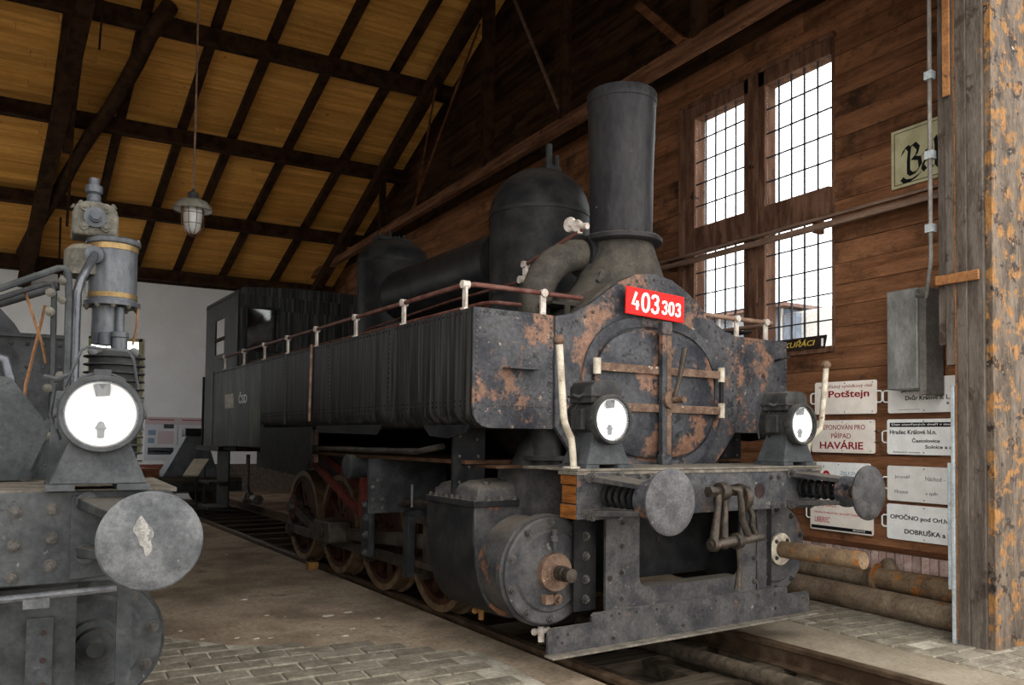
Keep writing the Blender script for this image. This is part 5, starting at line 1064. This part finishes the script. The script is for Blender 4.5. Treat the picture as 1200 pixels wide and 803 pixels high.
def ebuffer(x, y, z):
    b = empty_part('buffer', ENG, (x-EX, 0, z)); q = lambda m, nm, mat, **k: m.build(nm, mat, b, **k)
    for s in (-1, 1):
        m = MB(); m.hexa([(-0.20, -0.512, s*0.09-0.02), (0.10, -0.512, s*0.09-0.02), (0.08, y+0.10, s*0.06-0.015), (-0.09, y+0.10, s*0.06-0.015), (-0.20, -0.512, s*0.09+0.02), (0.10, -0.512, s*0.09+0.02), (0.08, y+0.10, s*0.06+0.015), (-0.09, y+0.10, s*0.06+0.015)])
        q(m, 'strap', 'engine_dark', bevel=0.006)
        q(MB().lathe([(0.035, 0), (0.035, 0.018)], (-0.165, -0.51, s*0.095), (0, -1, 0), 18), 'lug', 'engine_grey')
        q(MB().bolt((-0.165, -0.526, s*0.095), (0, -1, 0), 0.018), 'bolt', 'bolt_iron')
    m = MB().cyl((0, -0.5, 0), (0, y+0.1, 0), 0.045, n=16)
    for k in range(5): m.ring([(0.055+0.014*math.cos(t), 0.014*math.sin(t)) for t in [2*PI*i/8 for i in range(8)]], (0, -0.54-k*0.06, 0), (0, 1, 0), 18)
    q(m, 'spring', 'timber_dark')
    q(MB().cyl((0, y+0.13, 0), (0, y+0.03, 0), 0.09, n=24), 'collar', 'engine_dark')
    if x > -4:                                        # pale scuff where the buffer meets its partner
        pts = [(0.024*(1+0.22*math.sin(3*t)+0.14*math.sin(7*t+1))*math.cos(t)-0.012*math.sin(t)-0.02, 0.058*(1+0.12*math.sin(4*t+1)+0.1*math.sin(6*t))*math.sin(t)+0.02) for t in [2*PI*i/40 for i in range(40)]]
        q(MB().prism(pts, 'xz', y-0.0105, y-0.0085), 'scuff_mark', 'scuff_pale')
    q(MB().lathe([(0.05, 0.06), (0.150, 0.022), (0.158, 0.016), (0.160, 0.006), (0.154, 0.0), (0.11, -0.005), (0.05, -0.008), (0, -0.009)], (0, y, 0), (0, 1, 0), 56), 'buffer_plate', 'steel_worn')
ebuffer(-3.385, -1.03, 1.048); ebuffer(-5.13, -1.03, 1.048)
hl = headlamp(-3.515-EX, -0.60, 1.462, ENG, 'lamp_grey', 'lamp_grey', 0.97, True)
MB().tube([(-0.12, 0.1, 0.10), (-0.07, 0.1, 0.24), (-0.05, 0.1, 0.255), (0.09, 0.1, 0.245), (0.11, 0.1, 0.22), (0.13, 0.1, 0.10)], 0.006, 6).build('wire_bail', 'lamp_grey', hl)
headlamp(-5.0-EX, -0.60, 1.462, ENG, 'lamp_grey', 'lamp_grey', 0.97, True)
Q(MB().tube([(-4.9, -0.60, 0.818), (-3.79, -0.60, 0.822), (-3.45, -0.60, 0.834)], 0.013, 8).box(-3.74, -3.66, -0.61, -0.55, 0.785, 0.82), 'coupling_bar', 'steel_worn')
ec = Q(MB().lathe([(0.26, 0.0), (0.265, 0.02), (0.265, 0.05), (0.25, 0.06), (0.25, 0.7)], (-3.50, -0.20, 0.555), (0, 1, 0), 48), 'cylinder', 'engine_dark')
MB().lathe([(0.25, 0.02), (0.25, 0), (0.19, 0), (0.175, -0.015), (0.10, -0.015), (0.095, -0.04), (0.0, -0.045)], (-3.50, -0.205, 0.555), (0, 1, 0), 48).build('cylinder_cover', 'engine_grey', ec)
MB().lathe([(0.07, 0), (0.07, 0.06), (0.05, 0.065), (0.03, 0.09), (0, 0.09)], (-3.50, -0.24, 0.555), (0, -1, 0), 24).build('gland', 'engine_dark', ec)
for k in range(9):
    t = 2*PI*k/9+0.2; o = obj('bolt', eb2, 'bolt_iron', ec); o.location = (-3.50+0.22*math.cos(t), -0.205, 0.555+0.22*math.sin(t))
Q(MB().box(-3.435, -3.382, -0.42, -0.40, 0.40, 0.86), 'step_hanger', 'engine_grey')
sp_ = Q(MB().box(-3.73, -3.645, -0.42, -0.40, 0.40, 0.715), 'perforated_strap', 'engine_grey')
for z in (0.66, 0.56, 0.47): MB().lathe([(0.011, 0), (0.011, 0.0015)], (-3.675, -0.4215, z), (0, -1, 0), 10).build('hole', 'sign_dark', sp_)
Q(MB().box(-3.90, -3.74, -0.36, -0.34, 0.40, 0.83), 'frame_plate', 'engine_dark')
for z in (0.5, 0.62, 0.74): Q(MB().bolt((-3.79, -0.36, z), (0, -1, 0), 0.018), 'bolt', 'bolt_iron')
Q(MB().box(-4.95, -3.57, -0.4, 6.0, 0.42, 0.82), 'main_frame', 'engine_dark')
# smokebox, boiler, plates, rods
Q(MB().lathe([(0.0, 0.0), (0.55, 0.03), (0.62, 0.06), (0.62, 1.5), (0.58, 1.5), (0.58, 7.0)], (EX-0.1, 1.25, 1.62), (0, 1, 0), 40), 'smokebox', 'engine_dark')
cp = Q(MB().box(-4.9, -3.58, 1.12, 1.16, 1.15, 1.90), 'riveted_casing', 'engine_dark')
rv = MB()
for k in range(10): rv.rivet((-3.64-k*0.075, 1.12, 1.86), (0, -1, 0), 0.012); rv.rivet((-3.64-k*0.075, 1.12, 1.74), (0, -1, 0), 0.012)
rv.build('rivets', 'engine_dark', cp, kind='stuff')
Q(MB().box(-4.9, -3.6, 1.10, 1.125, 1.895, 1.915), 'casing_edge', 'engine_dark')
Q(MB().prism([(-3.93, 1.19), (-3.93, 1.63), (-3.82, 1.62), (-3.685, 1.43), (-3.765, 1.19)], 'xz', 0.10, 0.112), 'sloping_plate', 'engine_grey', bevel=0.003)
Q(MB().bar((-3.675, 0.10, 1.45), (-3.775, 0.10, 1.19), 0.03, 0.03), 'plate_edge', 'engine_grey')
Q(MB().prism([(-3.74, 1.19), (-3.66, 1.42), (-3.55, 1.40), (-3.52, 1.19)], 'xz', 0.25, 0.262), 'sloping_plate', 'engine_grey')
Q(MB().prism([(-3.69, 1.19), (-3.66, 1.56), (-3.56, 1.56), (-3.53, 1.19)], 'xz', -0.16, -0.05), 'lamp_bracket', 'engine_grey', bevel=0.004)
Q(MB().tube([(-4.05, 0.5, 1.97), (-3.865, 0.5, 2.062), (-3.66, 0.5, 2.168), (-3.635, 0.5, 2.172), (-3.62, 0.5, 2.15), (-3.614, 0.5, 2.05), (-3.612, 0.5, 1.2)], 0.016, 8), 'guard_bar', 'engine_grey')
Q(MB().tube([(-4.05, 0.52, 1.93), (-3.72, 0.52, 2.09), (-3.685, 0.52, 2.095), (-3.675, 0.52, 2.05), (-3.668, 0.52, 1.2)], 0.013, 8), 'guard_bar', 'engine_dark')
Q(MB().cyl((-4.0, 0.9, 2.0), (-3.66, 0.9, 2.15), 0.026, n=12), 'cross_pipe', 'engine_dark')
rv = MB()
for z in (2.05, 1.96, 1.6, 1.38): rv.bolt((-3.69, 0.50, z), (0, -1, 0), 0.016); rv.bolt((-3.64, 0.50, z+0.06), (0, -1, 0), 0.016)
Q(rv, 'bolts', 'pump_cast', kind='stuff')
Q(MB().tube([(-3.80, 0.55, 2.07), (-3.72, 0.55, 1.82), (-3.70, 0.55, 1.72)], 0.007, 6), 'copper_rod', 'copper'); Q(MB().tube([(-3.71, 0.6, 2.0), (-3.78, 0.6, 1.62), (-3.80, 0.6, 1.3)], 0.008, 6), 'copper_rod', 'copper')
Q(MB().tube([(-3.83, 0.2, 1.20), (-3.83, 0.2, 1.62), (-3.85, 0.2, 1.70), (-3.92, 0.2, 1.72)], 0.026, 12), 'steam_pipe', 'pipe_steel')
# air pump
PX, PY = -3.407, 0.90
AP = empty_part('air_pump', ENG, (PX-EX, PY, 0)); q = lambda m, nm, mat, **k: m.build(nm, mat, AP, **k)
Z3 = (0, 0, 1)
q(MB().lathe([(0.118, 0), (0.118, 0.30)], (0, 0, 2.085), Z3, 40), 'steam_cylinder', 'pump_grey')
q(MB().lathe([(0.122, 0), (0.122, 0.03)], (0, 0, 2.352), Z3, 40, caps=False), 'brass_band', 'brass'); q(MB().lathe([(0.122, 0), (0.122, 0.025)], (0, 0, 2.10), Z3, 40, caps=False), 'brass_band', 'brass')
q(MB().lathe([(0.13, 0), (0.133, 0.006), (0.133, 0.022), (0.12, 0.032), (0.05, 0.036), (0, 0.036)], (0, 0, 2.385), Z3, 40), 'top_cover', 'pump_grey')
q(MB().lathe([(0.12, 0), (0.137, 0.0), (0.137, 0.022), (0.12, 0.026)], (0, 0, 2.06), Z3, 40), 'bottom_flange', 'pump_grey')
for k in range(10):
    t = 2*PI*k/10+0.3; q(MB().bolt((0.125*math.cos(t), 0.125*math.sin(t), 2.06), (0, 0, -1), 0.012), 'bolt', 'pump_cast')
    if k % 2: q(MB().bolt((0.12*math.cos(t), 0.12*math.sin(t), 2.41), (0, 0, 1), 0.010), 'bolt', 'pump_cast')
q(MB().prism([(-0.20, 2.41), (-0.20, 2.52), (-0.18, 2.565), (-0.14, 2.585), (-0.04, 2.585), (0.0, 2.565), (0.015, 2.52), (0.015, 2.41)], 'xz', -0.10, 0.10), 'valve_head', 'pump_cast', bevel=0.015)
m = MB().lathe([(0.052, 0), (0.052, 0.02), (0.030, 0.022), (0.030, 0.05)], (-0.095, -0.10, 2.50), (0, -1, 0), 24).lathe([(0.024, 0), (0.024, 0.02)], (-0.095, -0.145, 2.50), (0, -1, 0), 6)
q(m, 'valve_boss', 'pump_grey')
for k in range(4):
    t = PI/4+k*PI/2; cx, cz = -0.095+0.07*math.cos(t), 2.50+0.07*math.sin(t)
    q(MB().bar((-0.095, -0.105, 2.50), (cx, -0.105, cz), 0.03, 0.02, upv=(0, 1, 0)).lathe([(0.02, 0), (0.02, 0.018)], (cx, -0.10, cz), (0, -1, 0), 14).bolt((cx, -0.118, cz), (0, -1, 0), 0.010), 'cover_lug', 'pump_cast')
q(MB().lathe([(0.05, 0), (0.05, 0.02), (0.034, 0.03), (0.034, 0.06), (0.03, 0.065), (0.042, 0.075), (0.042, 0.11), (0.026, 0.115), (0.026, 0.15), (0, 0.152)], (-0.10, 0, 2.58), Z3, 12), 'lubricator', 'pump_grey')
for (x, y) in ((-0.16, -0.05), (-0.01, -0.05), (-0.19, 0.05), (0.0, 0.05)): q(MB().bolt((x, y, 2.575), Z3, 0.014), 'bolt', 'pump_cast')
q(MB().lathe([(0.11, 0), (0.11, 0.13), (0.08, 0.16)], (-0.12, 0.02, 2.21), Z3, 24), 'inlet_chest', 'pump_cast')
q(MB().lathe([(0.045, 0), (0.045, 0.03), (0.03, 0.035)], (-0.09, -0.10, 2.31), (-0.2, -1, -0.2), 18), 'inlet_boss', 'pump_grey')
q(MB().tube([(-0.09, -0.12, 2.31), (-0.11, -0.17, 2.26), (-0.155, -0.23, 2.15), (-0.17, -0.25, 2.08), (-0.172, -0.25, 1.9), (-0.17, -0.25, 1.2)], 0.021, 14), 'steam_pipe', 'pipe_steel')
q(MB().lathe([(0.075, 0), (0.075, 0.21)], (-0.02, 0, 1.86), Z3, 28), 'centre_piece', 'pump_grey')
q(MB().lathe([(0.045, 0), (0.045, 0.02), (0.04, 0.022), (0.04, 0.09), (0.046, 0.095), (0.046, 0.12), (0.022, 0.125), (0.022, 0.25)], (0.035, -0.07, 1.80), Z3, 18), 'valve_chamber', 'pump_grey')
q(MB().lathe([(0.03, 0), (0.03, 0.06), (0.02, 0.065)], (-0.035, -0.08, 1.85), Z3, 16), 'valve_chamber', 'pump_grey')
q(MB().box(-0.11, 0.13, -0.10, -0.05, 1.80, 1.835), 'valve_flange', 'pump_cast', bevel=0.012)
for x in (-0.085, 0.105): q(MB().bolt((x, -0.10, 1.818), (0, -1, 0), 0.018), 'bolt', 'steel_worn')
q(MB().lathe([(0.12, 0), (0.12, 0.62)], (0.02, 0, 1.20), Z3, 32), 'air_cylinder', 'engine_dark')
for k in range(14): q(MB().lathe([(0.12, 0), (0.148, 0.004), (0.148, 0.010), (0.12, 0.014)], (0.02, 0, 1.24+k*0.042), Z3, 32), 'cooling_fin', 'engine_dark')
q(MB().tube([(0.12, -0.05, 2.06), (0.115, -0.06, 1.95), (0.10, -0.06, 1.86)], 0.006, 6), 'copper_pipe', 'copper')

# ================================================================== hanging lamp
HL = thing('hanging_lamp', 'enamel shaded caged lamp hanging from the roof on a long rod', 'lamp', (-2.452, 5.0, 3.45))
q = lambda m, nm, mat, **k: m.build(nm, mat, HL, **k)
q(MB().tube([(0, 0, 0.46), (0.004, 0, 1.5), (0, 0, 3.85)], 0.011, 8), 'rod', 'bar_timber')
q(MB().lathe([(0.055, 0), (0.055, 0.075), (0.04, 0.085), (0.015, 0.09), (0.015, 0.12)], (0, 0, 0.36), Z3, 20), 'cap', 'lamp_grey')
q(MB().lathe([(0.055, 0.115), (0.09, 0.11), (0.14, 0.085), (0.175, 0.04), (0.192, 0.0), (0.196, 0.002), (0.18, 0.045), (0.145, 0.092), (0.09, 0.117), (0.055, 0.122)], (0, 0, 0.25), Z3, 36, caps=False), 'shade', 'shade_enamel')
q(MB().lathe([(0.185, 0.012), (0.168, 0.045), (0.13, 0.085), (0.09, 0.104)], (0, 0, 0.246), Z3, 36, caps=False), 'shade_lining', 'shade_white')
q(MB().lathe([(0.098, 0.34), (0.098, 0.22), (0.092, 0.12), (0.078, 0.06), (0.055, 0.025), (0.025, 0.008), (0, 0.005)], (0, 0, 0), Z3, 28), 'glass_globe', 'lamp_globe')
for k in range(4):
    t = k*PI/4+0.25; c, s = math.cos(t), math.sin(t)
    q(MB().tube([(c*0.102, s*0.102, 0.30), (c*0.102, s*0.102, 0.18), (c*0.09, s*0.09, 0.09), (c*0.06, s*0.06, 0.025), (0, 0, -0.004), (-c*0.06, -s*0.06, 0.025), (-c*0.09, -s*0.09, 0.09), (-c*0.102, -s*0.102, 0.18), (-c*0.102, -s*0.102, 0.30)], 0.0035, 6), 'cage_wire', 'copper')
for z, r in ((0.22, 0.103), (0.11, 0.095)): q(MB().ring([(r+0.0035*math.cos(t), 0.0035*math.sin(t)) for t in [2*PI*i/6 for i in range(6)]], (0, 0, z), Z3, 24), 'cage_ring', 'copper')
q(MB().tube([(-0.115, -0.06, 0.28), (-0.115, -0.06, 0.10), (-0.085, -0.045, 0.01), (0, 0, -0.02), (0.085, 0.045, 0.01), (0.115, 0.06, 0.10), (0.115, 0.06, 0.28)], 0.005, 6), 'bail', 'copper')

# ================================================================== things at the back of the shed
def poster(x0, x1, z0, z1, label, lay_):
    p = thing('poster', label, 'poster', ((x0+x1)/2, YB-0.02, (z0+z1)/2), 0, 'museum posters on the back wall'); w, h = x1-x0, z1-z0
    MB().box(-w/2, w/2, -0.012, 0.012, -h/2, h/2).build('sheet', 'poster_paper', p)
    MB().box(-w/2, w/2, -0.0135, -0.012, h/2-0.17*h, h/2).build('heading', 'poster_pink', p)
    for (a, b, c, d, m) in lay_: MB().box(-w/2+a*w, -w/2+b*w, -0.0145, -0.012, -h/2+c*h, -h/2+d*h).build('print', m, p)
poster(-1.70, -0.985, 0.75, 1.80, 'large museum poster with panorama photograph near the back window', [(0.1, 0.9, 0.14, 0.30, 'hood_grey'), (0.1, 0.9, 0.20, 0.225, 'enamel_grey'), (0.58, 0.9, 0.74, 0.84, 'hood_grey'), (0.1, 0.34, 0.58, 0.70, 'ink_pale_blue'), (0.1, 0.3, 0.40, 0.52, 'ink_pale_blue'), (0.4, 0.9, 0.38, 0.68, 'poster_pink'), (0.1, 0.9, 0.93, 0.95, 'ink_red')])
poster(-0.945, -0.23, 0.75, 1.80, 'second museum poster partly hidden by the dark smoke hood', [(0.1, 0.9, 0.14, 0.30, 'hood_grey'), (0.1, 0.4, 0.55, 0.72, 'ink_pale_blue'), (0.45, 0.9, 0.38, 0.68, 'poster_pink'), (0.1, 0.9, 0.93, 0.95, 'ink_red')])
WG = thing('flat_wagon', 'low dark flat wagon standing at the back of the shed', 'wagon', (-1.5, 12.9, 0))
for k in range(8): MB().box(-1.25, 1.0, -0.9+k*0.25, -0.66+k*0.25, 0.50, 0.585).build('deck_plank', 'sleeper', WG, bevel=0.004)
MB().box(-1.25, 1.0, -0.92, -0.86, 0.34, 0.52).build('side_sill', 'engine_dark', WG); MB().box(-1.25, 1.0, 1.0, 1.1, 0.34, 0.52).build('side_sill', 'engine_dark', WG)
for x in (-0.75, 0.55):
    for yy in (-0.6, 0.8): MB().lathe([(0.0, -0.04), (0.24, -0.04), (0.26, 0.0), (0.24, 0.04), (0, 0.04)], (x, yy, 0.26), (0, 1, 0), 24).build('wheel', 'motion_iron', WG)
HD = thing('smoke_hood', 'dark grey tapering sheet metal smoke hood resting on the flat wagon', 'smoke hood', (-1.25, 13.0, 0.585))
MB().hexa([(-0.58, -0.5, 0), (0.42, -0.5, 0), (0.42, 0.5, 0), (-0.58, 0.5, 0), (-0.13, -0.18, 0.78), (0.22, -0.18, 0.78), (0.22, 0.18, 0.78), (-0.13, 0.18, 0.78)]).build('cone', 'hood_grey', HD, bevel=0.01)
MB().box(-0.16, 0.25, -0.21, 0.21, 0.78, 0.92).build('collar', 'loco_frame', HD, bevel=0.008)
CR = tag(MB().box(-2.45, -1.92, 12.2, 12.8, 0.587, 0.76).build('wooden_chest', 'timber_brown', bevel=0.01), 'low brown wooden chest on the left end of the flat wagon', 'chest')
IB = thing('info_stand', 'pale slanted information panel on thin metal legs behind the locomotive', 'information stand', (-1.52, 10.75, -0.03))
MB().hexa([(-0.22, -0.18, 0.72), (0.02, -0.18, 0.72), (0.24, 0.18, 0.98), (0.0, 0.18, 0.98), (-0.22, -0.20, 0.745), (0.02, -0.20, 0.745), (0.24, 0.16, 1.005), (0.0, 0.16, 1.005)]).build('panel', 'board_pale', IB)
for (x, yy, h) in ((0.0, -0.14, 0.74), (0.18, 0.16, 0.96)): MB().tube([(x, yy, 0), (x, yy, h)], 0.014, 8).build('leg', 'engine_dark', IB)
MB().box(-0.15, 0.3, -0.02, 0.02, 0.0, 0.02).build('foot', 'engine_dark', IB)
